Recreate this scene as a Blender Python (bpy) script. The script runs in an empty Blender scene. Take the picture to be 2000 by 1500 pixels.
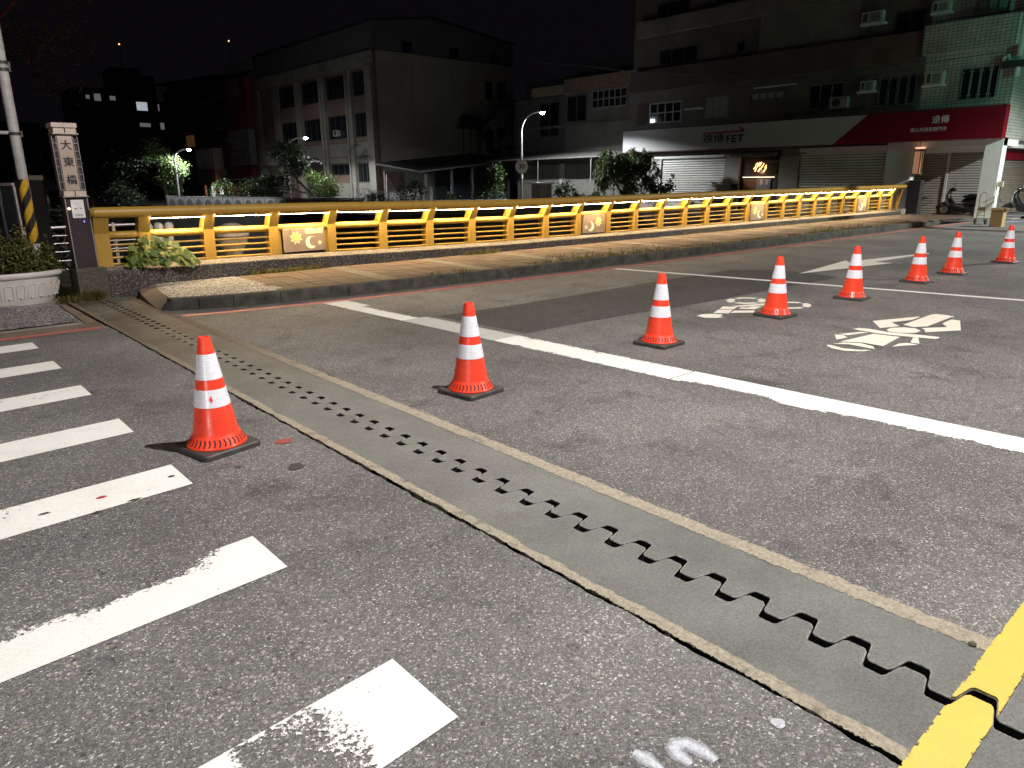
import bpy, bmesh, math, random
import numpy as np
from mathutils import Vector, Matrix
R = math.radians
rnd = random.Random(7)
sc = bpy.context.scene
col = sc.collection

# ------------------------------------------------------------------ camera
# World frame: X along the bridge (metres), Y across it towards the railing, Z up.
EYE = 1.58
cam_d = bpy.data.cameras.new('camera')
cam = bpy.data.objects.new('camera', cam_d)
col.objects.link(cam)
_a, _p, _r = R(41.6), R(16.0), R(-0.455)
def _yaw(v):
    x, y, z = v
    return Vector((x*math.cos(_a)+y*math.sin(_a), -x*math.sin(_a)+y*math.cos(_a), z))
_up0 = Vector((0, math.sin(_p), math.cos(_p))); _rt0 = Vector((1, 0, 0))
_rt = _yaw(_rt0*math.cos(_r)+_up0*math.sin(_r)); _up = _yaw(_up0*math.cos(_r)-_rt0*math.sin(_r))
_fw = _yaw((0, math.cos(_p), -math.sin(_p)))
M = Matrix((( _rt.x, _up.x, -_fw.x, 0), (_rt.y, _up.y, -_fw.y, 0), (_rt.z, _up.z, -_fw.z, EYE), (0, 0, 0, 1)))
cam.matrix_world = M
cam_d.sensor_width = 36.0
cam_d.lens = 1390/2000*36.0
cam_d.clip_start = 0.05
cam_d.clip_end = 2000
sc.camera = cam

# ------------------------------------------------------------------ night sky, moonlight, exposure
w = bpy.data.worlds.new('World'); sc.world = w; w.use_nodes = True
wn = w.node_tree.nodes; wl = w.node_tree.links
bg = wn['Background']
sky = wn.new('ShaderNodeTexSky'); sky.sky_type = 'NISHITA'; sky.sun_disc = False
sky.sun_elevation = R(-4.0); sky.sun_rotation = R(150); sky.air_density = 1.0; sky.dust_density = 3.0
tint = wn.new('ShaderNodeMix'); tint.data_type = 'RGBA'; tint.inputs[0].default_value = 0.92
tint.inputs[7].default_value = (0.030, 0.024, 0.036, 1)
wl.new(sky.outputs[0], tint.inputs[6]); wl.new(tint.outputs[2], bg.inputs[0])
bg.inputs[1].default_value = 0.10
sun_d = bpy.data.lights.new('moon', 'SUN'); sun_d.energy = 0.004; sun_d.angle = R(0.5); sun_d.color = (0.8, 0.85, 1)
sun = bpy.data.objects.new('moon', sun_d); col.objects.link(sun); sun.rotation_euler = (R(40), 0, R(150))

def lamp(name, loc, power, color, radius=0.15, kind='POINT', target=None, angle=120, blend=0.4):
    d = bpy.data.lights.new(name, kind); d.energy = power; d.color = color; d.shadow_soft_size = radius
    o = bpy.data.objects.new(name, d); col.objects.link(o); o.location = loc
    if kind == 'SPOT':
        d.spot_size = R(angle); d.spot_blend = blend
        o.rotation_euler = (Vector(target)-Vector(loc)).to_track_quat('-Z', 'Y').to_euler()
    return o
# lamp posts that stand outside the frame (posts are built further down), two added unseen fill lights, and headlights waiting at the junction behind
lamp('street_or_fill_light', (4.5, 1.1, 7.86), 4300, (1.0, 0.955, 0.91), 0.10, 'SPOT', (4.5, 1.1, 0), 158, 0.25)
lamp('street_or_fill_light', (30.6, -1.4, 7.36), 12500, (0.95, 1.0, 0.95), 0.12, 'SPOT', (30.2, -0.8, 0), 146, 0.35)
lamp('street_or_fill_light', (-9.0, -3.0, 8.86), 900, (1.0, 0.93, 0.88), 0.2, 'SPOT', (-8, -2, 0), 150, 0.3)  # weak unseen fill added behind the camera to lift surfaces facing it
lamp('street_or_fill_light', (13.5, -5.0, 8.36), 2300, (1.0, 0.86, 0.76), 0.12, 'SPOT', (13.2, -4.5, 0), 150, 0.3)
lamp('street_or_fill_light', (1.5, 37.0, 5.3), 5200, (.92, .97, 1.0), 0.1, 'SPOT', (16.2, 45.5, 0.6), 44, .5)  # unseen spot added to brighten the arched river parapet; has no post
lamp('headlight_light', (-11.0, -6.5, 0.9), 2600, (1.0, 0.95, 0.90), 0.2, 'SPOT', (-11+math.cos(R(32)), -6.5+math.sin(R(32)), 0.9-math.tan(R(33.5))), 70, 0.06)

sc.view_settings.view_transform = 'Standard'; sc.view_settings.look = 'None'
sc.view_settings.gamma = 1.0; sc.view_settings.exposure = 0.0; sc.view_settings.use_curve_mapping = False
sc.render.engine = 'CYCLES'
sc.cycles.use_denoising = True
sc.cycles.max_bounces = 6; sc.cycles.transparent_max_bounces = 10
sc.cycles.sample_clamp_indirect = 4.0
sc.cycles.use_light_tree = True

# ------------------------------------------------------------------ mesh and object helpers
class MB:
    """Collects geometry, builds one mesh object."""
    def __init__(s): s.v = []; s.f = []; s.uv = None
    def add(s, vs, fs):
        b = len(s.v); s.v.extend([tuple(v) for v in vs]); s.f.extend([tuple(i+b for i in f) for f in fs]); return s
    def box(s, x0, x1, y0, y1, z0, z1):
        return s.add([(x0,y0,z0),(x1,y0,z0),(x1,y1,z0),(x0,y1,z0),(x0,y0,z1),(x1,y0,z1),(x1,y1,z1),(x0,y1,z1)],
                     [(0,3,2,1),(4,5,6,7),(0,1,5,4),(1,2,6,5),(2,3,7,6),(3,0,4,7)])
    def cbox(s, x0, x1, y0, y1, z0, z1, c):
        """box with chamfered upper edges"""
        c = min(c, (x1-x0)/3, (y1-y0)/3)
        return s.add([(x0,y0,z0),(x1,y0,z0),(x1,y1,z0),(x0,y1,z0),(x0,y0,z1-c),(x1,y0,z1-c),(x1,y1,z1-c),(x0,y1,z1-c),
                      (x0+c,y0+c,z1),(x1-c,y0+c,z1),(x1-c,y1-c,z1),(x0+c,y1-c,z1)],
                     [(0,3,2,1),(8,9,10,11),(0,1,5,4),(1,2,6,5),(2,3,7,6),(3,0,4,7),(4,5,9,8),(5,6,10,9),(6,7,11,10),(7,4,8,11)])
    def prism(s, poly, z0, z1, axis='z'):
        """polygon extruded along an axis; poly in the other two axes"""
        n = len(poly)
        def P(a, b, c):
            return (a, b, c) if axis == 'z' else ((c, a, b) if axis == 'x' else (a, c, b))
        vs = [P(p[0], p[1], z0) for p in poly]+[P(p[0], p[1], z1) for p in poly]
        ar = sum(poly[i][0]*poly[(i+1) % n][1]-poly[(i+1) % n][0]*poly[i][1] for i in range(n))
        fs = [tuple(range(n))[::-1], tuple(range(n, 2*n))]+[(i, (i+1) % n, (i+1) % n+n, i+n) for i in range(n)]
        flip = (ar < 0) != (axis == 'y')
        if flip: fs = [f[::-1] for f in fs]
        return s.add(vs, fs)
    def sheet(s, poly, z):
        n = len(poly); ar = sum(poly[i][0]*poly[(i+1) % n][1]-poly[(i+1) % n][0]*poly[i][1] for i in range(n))
        f = tuple(range(n)); return s.add([(p[0], p[1], z) for p in poly], [f if ar > 0 else f[::-1]])
    def tube(s, pts, r, n=8, caps=True):
        pts = [Vector(p) for p in pts]; rs = r if isinstance(r, (list, tuple)) else [r]*len(pts)
        rings = []; ref = None
        for i, p in enumerate(pts):
            d = (pts[min(i+1, len(pts)-1)]-pts[max(i-1, 0)]).normalized()
            if ref is None: ref = Vector((0, 0, 1)) if abs(d.z) < 0.9 else Vector((1, 0, 0))
            a = d.cross(ref).normalized(); b = a.cross(d).normalized(); ref = b
            rings.append([p+(a*math.cos(2*math.pi*k/n)+b*math.sin(2*math.pi*k/n))*rs[i] for k in range(n)])
        vs = [v for q in rings for v in q]; fs = []
        for i in range(len(pts)-1):
            for k in range(n):
                k2 = (k+1) % n; fs.append((i*n+k, i*n+k2, (i+1)*n+k2, (i+1)*n+k))
        if caps: fs += [tuple(range(n))[::-1], tuple(range((len(pts)-1)*n, len(pts)*n))]
        return s.add(vs, [f[::-1] for f in fs])
    def lathe(s, prof, n=24, c=(0, 0), close=True, sx=1.0, sy=1.0):
        m = len(prof); vs = []
        for k in range(n):
            t = 2*math.pi*k/n
            for r, z in prof: vs.append((c[0]+r*math.cos(t)*sx, c[1]+r*math.sin(t)*sy, z))
        fs = []
        for k in range(n):
            k2 = (k+1) % n
            for i in range(m-1): fs.append((k*m+i, k2*m+i, k2*m+i+1, k*m+i+1))
        if close:
            fs.append(tuple(k*m for k in range(n))[::-1]); fs.append(tuple(k*m+m-1 for k in range(n)))
        return s.add(vs, fs)
    def build(s, name, mat, parent=None, smooth=False, uv=None):
        me = bpy.data.meshes.new(name); me.from_pydata(s.v, [], s.f); me.materials.append(mat)
        if uv is not None:
            l = me.uv_layers.new(name='UVMap')
            for lp in me.loops: l.data[lp.index].uv = uv(me.vertices[lp.vertex_index].co)
        if smooth:
            me.shade_smooth(); me.set_sharp_from_angle(angle=R(38))
        me.update()
        o = bpy.data.objects.new(name, me); col.objects.link(o)
        if parent is not None: attach(o, parent)
        return o
def attach(o, parent):
    o.parent = parent
    if parent.type == 'EMPTY': o.matrix_parent_inverse = Matrix.Translation(-Vector(parent.location))
    return o
def tag(o, label=None, cat=None, group=None, kind=None):
    if label: o['label'] = label
    if cat: o['category'] = cat
    if group: o['group'] = group
    if kind: o['kind'] = kind
    return o
def thing(name, label, cat, loc=(0, 0, 0), group=None):
    o = bpy.data.objects.new(name, None); col.objects.link(o); o.location = loc; o.empty_display_size = 0.2
    return tag(o, label, cat, group)
def dup_obj(o, parent, inv=None):
    c = o.copy(); col.objects.link(c); c.parent = parent; return c
def dup(root, loc, rz=0.0, label=None):
    r = root.copy(); col.objects.link(r); r.location = loc; r.rotation_euler = (0, 0, rz)
    if label: r['label'] = label
    for ch in list(root.children):
        c = dup_obj(ch, r)
        for g in ch.children: dup_obj(g, c)
    return r
def text(name, s, size, mat, parent, origin, xdir, ydir, align='CENTER', offset=0.0, depth=0.006, sx=1.0, spacing=1.0, shear=0.0):
    cu = bpy.data.curves.new('t', 'FONT'); cu.body = s; cu.size = size; cu.align_x = align; cu.align_y = 'CENTER'
    cu.extrude = depth; cu.offset = offset; cu.resolution_u = 3; cu.space_character = spacing; cu.shear = shear
    ob = bpy.data.objects.new('t', cu); col.objects.link(ob)
    me = bpy.data.meshes.new_from_object(ob.evaluated_get(bpy.context.evaluated_depsgraph_get()))
    bpy.data.objects.remove(ob); bpy.data.curves.remove(cu)
    x = Vector(xdir).normalized(); y = Vector(ydir).normalized(); n = x.cross(y)
    o = Vector(origin)
    for v in me.vertices: v.co = o+x*v.co.x*sx+y*v.co.y+n*v.co.z
    me.name = name; me.materials.clear(); me.materials.append(mat); me.update()
    ob = bpy.data.objects.new(name, me); col.objects.link(ob); attach(ob, parent)
    return ob
def lerp(tab, x):
    if x <= tab[0][0]: return tab[0][1]
    for (a, b), (c, d) in zip(tab, tab[1:]):
        if x <= c: return b+(d-b)*(x-a)/(c-a)
    return tab[-1][1]

# ------------------------------------------------------------------ materials
class NT:
    def __init__(s, name):
        s.m = bpy.data.materials.new(name); s.m.use_nodes = True; s.t = s.m.node_tree
        s.b = s.t.nodes['Principled BSDF']; s.out = s.t.nodes['Material Output']; s.tc = None
    def n(s, typ, **kw):
        o = s.t.nodes.new('ShaderNode'+typ)
        for k, v in kw.items(): setattr(o, k, v)
        return o
    def l(s, a, b): s.t.links.new(a, b)
    def co(s, which='Object'):
        if s.tc is None: s.tc = s.n('TexCoord')
        return s.tc.outputs[which]
    def noise(s, scale, detail=4, rough=0.55, co=None, dist=0.0):
        o = s.n('TexNoise'); o.inputs['Scale'].default_value = scale; o.inputs['Detail'].default_value = detail
        o.inputs['Roughness'].default_value = rough; o.inputs['Distortion'].default_value = dist
        s.l(co or s.co(), o.inputs['Vector']); return o.outputs['Fac']
    def vor(s, scale, feature='F1', out='Distance', co=None):
        o = s.n('TexVoronoi', feature=feature); o.inputs['Scale'].default_value = scale
        s.l(co or s.co(), o.inputs['Vector']); return o.outputs[out]
    def ramp(s, fac, stops, interp='LINEAR'):
        o = s.n('ValToRGB'); e = o.color_ramp.elements; o.color_ramp.interpolation = interp
        while len(e) < len(stops): e.new(0.5)
        for el, (p, c) in zip(e, stops):
            el.position = p; el.color = c if len(c) == 4 else (*c, 1)
        s.l(fac, o.inputs[0]); return o.outputs[0]
    def g(s, fac, stops, interp='LINEAR'): return s.ramp(fac, [(p, (c, c, c)) for p, c in stops], interp)
    def mix(s, fac, a, b, mode='MIX'):
        o = s.n('Mix', data_type='RGBA', blend_type=mode)
        for i, x in ((0, fac), (6, a), (7, b)):
            if isinstance(x, (int, float)): o.inputs[i].default_value = x
            elif isinstance(x, (tuple, list)): o.inputs[i].default_value = (*x[:3], 1)
            else: s.l(x, o.inputs[i])
        return o.outputs[2]
    def math(s, op, a, b=0.0, c=0.0, clamp=False):
        o = s.n('Math', operation=op, use_clamp=clamp)
        for i, x in enumerate((a, b, c)):
            if isinstance(x, (int, float)): o.inputs[i].default_value = x
            else: s.l(x, o.inputs[i])
        return o.outputs[0]
    def bump(s, h, strength=0.5, dist=0.005):
        o = s.n('Bump'); o.inputs['Strength'].default_value = strength; o.inputs['Distance'].default_value = dist
        s.l(h, o.inputs['Height']); s.l(o.outputs[0], s.b.inputs['Normal']); return o
    def set(s, color=None, rough=None, metal=None, spec=None, coat=None):
        for k, v in (('Base Color', color), ('Roughness', rough), ('Metallic', metal), ('Specular IOR Level', spec), ('Coat Weight', coat)):
            if v is None: continue
            if isinstance(v, (int, float)): s.b.inputs[k].default_value = v
            elif isinstance(v, (tuple, list)): s.b.inputs[k].default_value = (*v[:3], 1)
            else: s.l(v, s.b.inputs[k])
        return s.m
def plain(name, c, rough=0.6, metal=0.0, var=0.25, scale=6.0, bump=0.15, spec=0.5, coat=0.0, bd=0.004, grime=0.0):
    t = NT(name); n = t.noise(scale, 6, 0.65)
    d = [x*(1-var) for x in c]; b = [min(1, x*(1+var)) for x in c]
    cc = t.ramp(n, [(0.3, d), (0.7, b)])
    if grime:
        g = t.noise(scale*0.31, 8, 0.7); cc = t.mix(t.g(g, [(0.52, 0), (0.75, grime)]), cc, (0.03, 0.025, 0.02))
    t.set(cc, rough, metal, spec, coat)
    if bump: t.bump(t.noise(scale*9, 4), bump, bd)
    return t.m
def emit(name, c, s):
    t = NT(name); t.set((0.8, 0.8, 0.8), 0.5)
    t.b.inputs['Emission Color'].default_value = (*c, 1); t.b.inputs['Emission Strength'].default_value = s
    return t.m

def asphalt(name, lo=0.055, hi=0.15, tintc=(1.0, 0.96, 0.93), stone=1.0, rough=0.58, patchy=0.42):
    t = NT(name)
    cell = t.n('TexVoronoi'); cell.inputs['Scale'].default_value = 165; t.l(t.co(), cell.inputs['Vector'])
    sep = t.n('SeparateColor'); t.l(cell.outputs['Color'], sep.inputs[0])
    big = t.n('TexVoronoi'); big.inputs['Scale'].default_value = 50; t.l(t.co(), big.inputs['Vector'])
    sepb = t.n('SeparateColor'); t.l(big.outputs['Color'], sepb.inputs[0])
    base = t.g(sep.outputs[0], [(0.0, lo*0.85), (0.35, lo*1.2), (0.75, hi*0.88), (0.92, hi*1.15), (0.97, hi*2.2), (1.0, hi*3.0)])
    fine = t.g(t.noise(330, 2), [(0.3, 0.55), (0.7, 1.4)])
    base = t.mix(1.0, base, fine, 'MULTIPLY')
    st = t.math('MULTIPLY', t.g(sepb.outputs[1], [(0.82, 0), (0.86, 1)]), t.g(big.outputs['Distance'], [(0.28, stone), (0.5, 0)]))
    stc = t.ramp(sepb.outputs[2], [(0, (0.06, 0.055, 0.055)), (0.45, (0.2, 0.19, 0.17)), (0.8, (0.30, 0.27, 0.22)), (1, (0.42, 0.40, 0.36))])
    base = t.mix(st, base, stc)
    lowf = t.g(t.noise(0.55, 5, 0.6), [(0.3, 1-patchy), (0.7, 1+patchy*0.6)])
    base = t.mix(1.0, base, lowf, 'MULTIPLY')
    stain = t.g(t.noise(2.3, 6, 0.7, dist=0.6), [(0.54, 1.0), (0.66, 0.62)])
    base = t.mix(1.0, base, stain, 'MULTIPLY')
    base = t.mix(1.0, base, tintc, 'MULTIPLY')
    t.set(base, t.g(sep.outputs[1], [(0, rough-0.14), (1, rough+0.2)]), spec=0.5)
    h = t.math('ADD', t.math('MULTIPLY', cell.outputs['Distance'], -1.0), t.math('MULTIPLY', t.noise(190, 2), 0.5))
    t.bump(h, 0.65, 0.004)
    return t.m
def pebble(name, dark, light, scale=110, frac=0.5, rough=0.6):
    t = NT(name); c = t.n('TexVoronoi'); c.inputs['Scale'].default_value = scale; t.l(t.co(), c.inputs['Vector'])
    s = t.n('SeparateColor'); t.l(c.outputs['Color'], s.inputs[0])
    cc = t.ramp(s.outputs[0], [(0, dark), (max(0.01, 1-frac-0.1), [x*1.5 for x in dark]), (min(0.98, 1-frac+0.1), [x*0.7 for x in light]), (1, light)])
    cc = t.mix(t.g(c.outputs['Distance'], [(0.35, 0), (0.6, 0.7)]), cc, [x*0.5 for x in dark])
    cc = t.mix(1.0, cc, t.g(t.noise(1.7, 6, 0.65), [(0.3, 0.65), (0.7, 1.15)]), 'MULTIPLY')
    t.set(cc, rough); t.bump(t.math('MULTIPLY', c.outputs['Distance'], -1), 0.8, 0.006); return t.m
def paint(name, c, wear=0.12, edge=None, along=None, amount=0.6, scale=7.0):
    """worn road paint; UV.y runs across the marking, UV.x along it; wear opens real holes"""
    t = NT(name); uv = t.n('SeparateXYZ'); t.l(t.co('UV'), uv.inputs[0])
    cc = t.mix(t.g(t.noise(3.5, 6, 0.65), [(0.35, 0.0), (0.75, 0.28)]), c, [x*0.62 for x in c])
    cc = t.mix(t.g(t.noise(90, 3), [(0.5, 0), (0.75, 0.25)]), cc, (0.25, 0.24, 0.22))
    t.set(cc, 0.6); t.bump(t.noise(150, 3), 0.5, 0.003)
    n = t.math('ADD', t.math('MULTIPLY', t.noise(scale, 8, 0.72), 0.55), t.math('MULTIPLY', t.noise(62, 5, 0.7), 0.45))
    bias = wear
    if edge:
        e = t.g(uv.outputs[1], edge)
        if along: e = t.math('MULTIPLY', e, t.g(uv.outputs[0], along))
        bias = t.math('ADD', t.math('MULTIPLY', e, amount), wear)
    v = t.math('ADD', n, bias)
    hole = t.g(v, [(0.715, 0.0), (0.735, 1.0)])
    tr = t.n('BsdfTransparent'); mx = t.n('MixShader')
    t.l(hole, mx.inputs[0]); t.l(t.b.outputs[0], mx.inputs[1]); t.l(tr.outputs[0], mx.inputs[2]); t.l(mx.outputs[0], t.out.inputs[0])
    return t.m
def leafmat(name, dark, light, trans=0.25):
    t = NT(name); oi = t.n('NewGeometry')
    cc = t.ramp(oi.outputs['Random Per Island'], [(0, dark), (0.6, [(a+b)/2 for a, b in zip(dark, light)]), (1, light)])
    t.set(cc, 0.55, spec=0.35)
    tl = t.n('BsdfTranslucent'); t.l(cc, tl.inputs[0]); mx = t.n('MixShader'); mx.inputs[0].default_value = trans
    t.l(t.b.outputs[0], mx.inputs[1]); t.l(tl.outputs[0], mx.inputs[2]); t.l(mx.outputs[0], t.out.inputs[0])
    return t.m
def tilegrid(name, c, mortar, w, h, offset=0.0, plane='YZ', var=0.12, bump=0.4, rough=0.4, ms=0.06):
    t = NT(name); s = t.n('SeparateXYZ'); t.l(t.co(), s.inputs[0]); cmb = t.n('CombineXYZ')
    a, b = {'YZ': (1, 2), 'XZ': (0, 2), 'XY': (0, 1)}[plane]
    t.l(s.outputs[a], cmb.inputs[0]); t.l(s.outputs[b], cmb.inputs[1])
    br = t.n('TexBrick'); br.offset = offset; br.inputs['Scale'].default_value = 1.0; br.inputs['Brick Width'].default_value = w
    br.inputs['Row Height'].default_value = h; br.inputs['Mortar Size'].default_value = ms*h; br.inputs['Bias'].default_value = 0
    t.l(cmb.outputs[0], br.inputs['Vector'])
    br.inputs['Color1'].default_value = (*[x*(1-var) for x in c], 1); br.inputs['Color2'].default_value = (*[min(1, x*(1+var)) for x in c], 1)
    br.inputs['Mortar'].default_value = (*mortar, 1)
    cc = t.mix(1.0, br.outputs['Color'], t.g(t.noise(0.8, 6, 0.7), [(0.3, 0.6), (0.7, 1.1)]), 'MULTIPLY')
    t.set(cc, rough); t.bump(t.math('SUBTRACT', 1.0, br.outputs['Fac']), bump, 0.006); return t.m
# ------------------------------------------------------------------ ground, roads, river
A_NEAR = asphalt('asphalt_old', 0.110, 0.220, (1.0, 0.985, 0.97), 1.0)
A_DECK = asphalt('asphalt_deck', 0.096, 0.205, (1.0, 0.97, 0.945), 0.7)
A_PATCH = asphalt('asphalt_patch', 0.046, 0.072, (1, 0.98, 0.96), 0.12, 0.66, 0.16)
CONC = plain('concrete', (0.24, 0.23, 0.21), 0.85, var=0.3, scale=2.2, bump=0.4, grime=0.7)
SOIL = plain('bank_soil', (0.05, 0.045, 0.035), 0.95, var=0.5, scale=1.5, bump=0.8)
PEB_L = pebble('washed_pebble', (0.03, 0.028, 0.029), (0.70, 0.68, 0.71), 52, 0.60)
PEB_B = pebble('pebble_band', (0.14, 0.12, 0.10), (0.50, 0.45, 0.38), 70, 0.6)
PEB_W = pebble('shaded_pebble_wash', (0.030, 0.026, 0.022), (0.34, 0.30, 0.26), 80, 0.25)  # unlit wall front: its shade is put into this darker colour

def jag(x0, y0, x1, y1, n, amp, seed):
    q = random.Random(seed); out = []; a = 0
    for i in range(n+1):
        t = i/n; a = a*0.6+q.uniform(-amp, amp)*0.7
        out.append((x0+(x1-x0)*t+(a if 0 < i < n else 0), y0+(y1-y0)*t))
    return out
road = MB().sheet(jag(1.878, -6, 1.878, 9.12, 420, 0.009, 3)+[(-45, 9.12), (-45, -40), (1.878, -40)], 0.0).build('road', A_NEAR)
tag(road, 'grey approach road with a zebra crossing beside the bridge joint', kind='structure')
deck = MB().sheet([(2.705, -40), (110, -40), (110, 8.95), (2.705, 9.75)]+jag(2.655, 9.6, 2.655, -6, 120, 0.004, 4), 0.0).build('bridge_road', A_DECK)
tag(deck, 'grey road over the bridge with white stop line and bike box', kind='structure')
g = MB().sheet([(-300, -300), (600, -300), (600, 600), (-300, 600)], -3.6).build('terrain', SOIL); tag(g, kind='structure')
WATER = NT('river_water'); WATER.set((0.01, 0.012, 0.012), 0.08); WATER.bump(WATER.noise(1.4, 4), 0.12, 0.05)
wt = MB().sheet([(4, 11.9), (28.7, 11.9), (29.3, 23.8), (19.3, 31), (15.2, 51.4), (4, 53)], -3.0).build('river', WATER.m); tag(wt, kind='structure')
bk = MB().box(-60, 4, 12.0, 140, -3.5, -0.02).build('river_bank', SOIL); tag(bk, kind='structure')
bk2 = MB().prism([(28.7, 8.76), (160, 8.76), (160, 240), (-60, 240), (-60, 140.1), (4, 140.1), (4, 53), (15.2, 51.4), (19.2, 33.0), (19.3, 31.0), (29.3, 23.8)], -3.5, -.04).build('far_bank', plain('bank_paving', (0.05, 0.047, 0.043), 0.9, scale=1.0, grime=0.6)); tag(bk2, kind='structure')
sub = MB().box(-45, 1.862, 9.121, 12.0, -1.0, -0.003).build('verge', CONC); tag(sub, kind='structure')

# left verge: washed-pebble apron, flush kerb
ap = MB().sheet([(-8, 9.42), (1.70, 9.62), (1.74, 11.10), (1.30, 11.5), (-8, 11.5)], 0.012).build('pebble_apron', PEB_L); tag(ap, kind='structure')
kb = MB().box(-8, 1.84, 9.135, 9.43, -0.2, 0.006).build('flush_kerb', plain('brown_concrete', (0.16, 0.115, 0.095), 0.85, var=0.3, scale=3, bump=0.4, grime=0.5)); tag(kb, kind='structure')
BROWN = plain('stained_concrete', (0.17, 0.13, 0.095), 0.8, var=0.35, scale=3, bump=0.4, grime=0.6)
MB().sheet([(1.72, 9.36), (1.845, 9.36), (1.845, 11.2), (1.76, 11.2)], 0.010).build('edge_strip', BROWN, road)

# ------------------------------------------------------------------ painted markings (children of the roads)
WHITE = (0.80, 0.79, 0.75)
def bar(name, x0, x1, yc0, yc1, wd, m, parent, z=0.003):
    """marking from x0 to x1 whose middle runs yc0 -> yc1; UV along/across"""
    vs = [(x0, yc0-wd/2, z), (x1, yc1-wd/2, z), (x1, yc1+wd/2, z), (x0, yc0+wd/2, z)]
    mb = MB().add(vs, [(0, 1, 2, 3)])
    return mb.build(name, m, parent, uv=lambda c: ((c.x-x0)/(x1-x0), (c.y-(yc0+(yc1-yc0)*(c.x-x0)/(x1-x0)))/wd+0.5))
stripes = [
    (8.50, dict(wear=0.07)), (7.42, dict(wear=0.10)),
    (6.31, dict(wear=0.115, edge=[(0.25, 0.0), (0.55, 1.0)], along=[(0.55, 1), (0.97, 0.15)], amount=0.10)),
    (5.155, dict(wear=0.09, edge=[(0.6, 0), (1, 1)], along=[(0.3, 1), (1, 0.2)], amount=0.10)),
    (4.02, dict(wear=0.10, edge=[(0.45, 0), (0.95, 1)], along=[(0.5, 1), (0.96, 0.05)], amount=0.20)),
    (2.845, dict(wear=0.085, edge=[(0.52, 0), (0.95, 1)], along=[(0.74, 0.45), (0.84, 1.0), (0.92, 0.75), (0.985, 0.0)], amount=0.42)),
    (1.655, dict(wear=0.085, edge=[(0.0, 0.8), (0.5, 1), (0.8, .75), (1, 0.3)], along=[(0.852, 0.0), (0.872, 1.0), (0.896, 0.95), (0.93, 0.45), (0.955, 0.0)], amount=0.33)),
]
for i, (yc, kw) in enumerate(stripes):
    bar('crosswalk_stripe', -3.2, 1.075, yc-0.23, yc, 0.37, paint('stripe_paint', (0.86, 0.855, 0.82), **kw), road)
RED = (0.42, 0.10, 0.085)
bar('red_edge_line', -6, 1.80, 8.93, 9.05, 0.14, paint('red_paint', (0.44, 0.13, 0.11), 0.06), road, 0.004)
# stop line built from sections that were repainted at different times
PW = paint('stop_paint', WHITE, 0.08, edge=[(0.0, 0.8), (0.25, 0.0), (0.75, 0.0), (1.0, 0.9)], amount=0.16)
PW2 = paint('stop_paint_worn', (0.50, 0.49, 0.46), 0.10, edge=[(0.0, 0.2), (0.3, 0.0), (0.7, 0.0), (1.0, 0.6)], amount=0.12, scale=11)
PW3 = paint('stop_paint_ragged', WHITE, 0.05, edge=[(0.45, 0.0), (0.8, 1.0)], amount=0.30)
PW4 = paint('stop_paint_chipped', WHITE, 0.05, edge=[(0.0, 1.0), (0.35, 0.0)], along=[(0.0, 0.1), (0.25, 1), (0.75, 1), (1, 0.2)], amount=0.40)
def cross(name, y0, y1, xa0, xa1, xb0, xb1, m, z=0.003):
    vs = [(xa0, y0, z), (xa1, y0, z), (xb1, y1, z), (xb0, y1, z)]
    def uv(c):
        t = (c.y-y0)/(y1-y0); l = xa0+(xb0-xa0)*t; r = xa1+(xb1-xa1)*t
        return (t, (c.x-l)/(r-l))
    return MB().add(vs, [(0, 1, 2, 3)]).build(name, m, deck, uv=uv)
def sx(y): return 4.83-(y-0.5)*0.050, 5.19-(y-0.5)*0.050
for y0, y1, m in ((8.82, 8.20, PW), (8.20, 7.02, PW3), (7.02, 5.45, PW2), (5.45, 3.345, PW), (3.335, 2.30, PW4), (2.30, 0.60, PW4)):
    a = sx(y0); b = sx(y1); cross('stop_line', min(y0, y1), max(y0, y1), *(b if y1 < y0 else a), *(a if y1 < y0 else b), m)
THIN = paint('thin_paint', WHITE, 0.03)
cross('lane_line', 0.6, 8.55, 11.50, 11.63, 10.08, 10.21, THIN)
paint('red_paint_deck', (0.55, 0.19, 0.15), 0.07)
cvx = [(2.72, 9.20), (3.1, 9.125), (3.6, 9.045), (4.8, 8.885), (6.2, 8.81), (7.8, 8.76), (11, 8.66), (20, 8.64), (29.6, 8.62)]
mb = MB()
for (a, b), (c, d) in zip(cvx, cvx[1:]): mb.add([(a, b-.14, .005), (c, d-.14, .005), (c, d+.02, .005), (a, b+.02, .005)], [(0, 1, 2, 3)])
mb.build('red_edge_line', bpy.data.materials['red_paint_deck'], deck, uv=lambda c: (.5, .5))
pt = [(4.98, 6.96), (6.27, 6.90), (9.54, 6.98), (11.45, 6.95), (11.92, 6.51), (12.05, 5.86), (11.79, 5.17), (9.69, 5.26), (8.68, 5.27), (7.46, 5.33), (6.94, 5.40), (5.9, 5.47), (5.06, 5.48)]
MB().sheet(pt, 0.002).build('asphalt_patch', A_PATCH, deck)
SYM = paint('symbol_paint', (0.80, 0.76, 0.66), 0.085, scale=16)
def polys(name, lst, z=0.0045, m=SYM):
    mb = MB()
    for p in lst: mb.sheet(p, z)
    return mb.build(name, m, deck, uv=lambda c: (0.5, 0.5))
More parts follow.
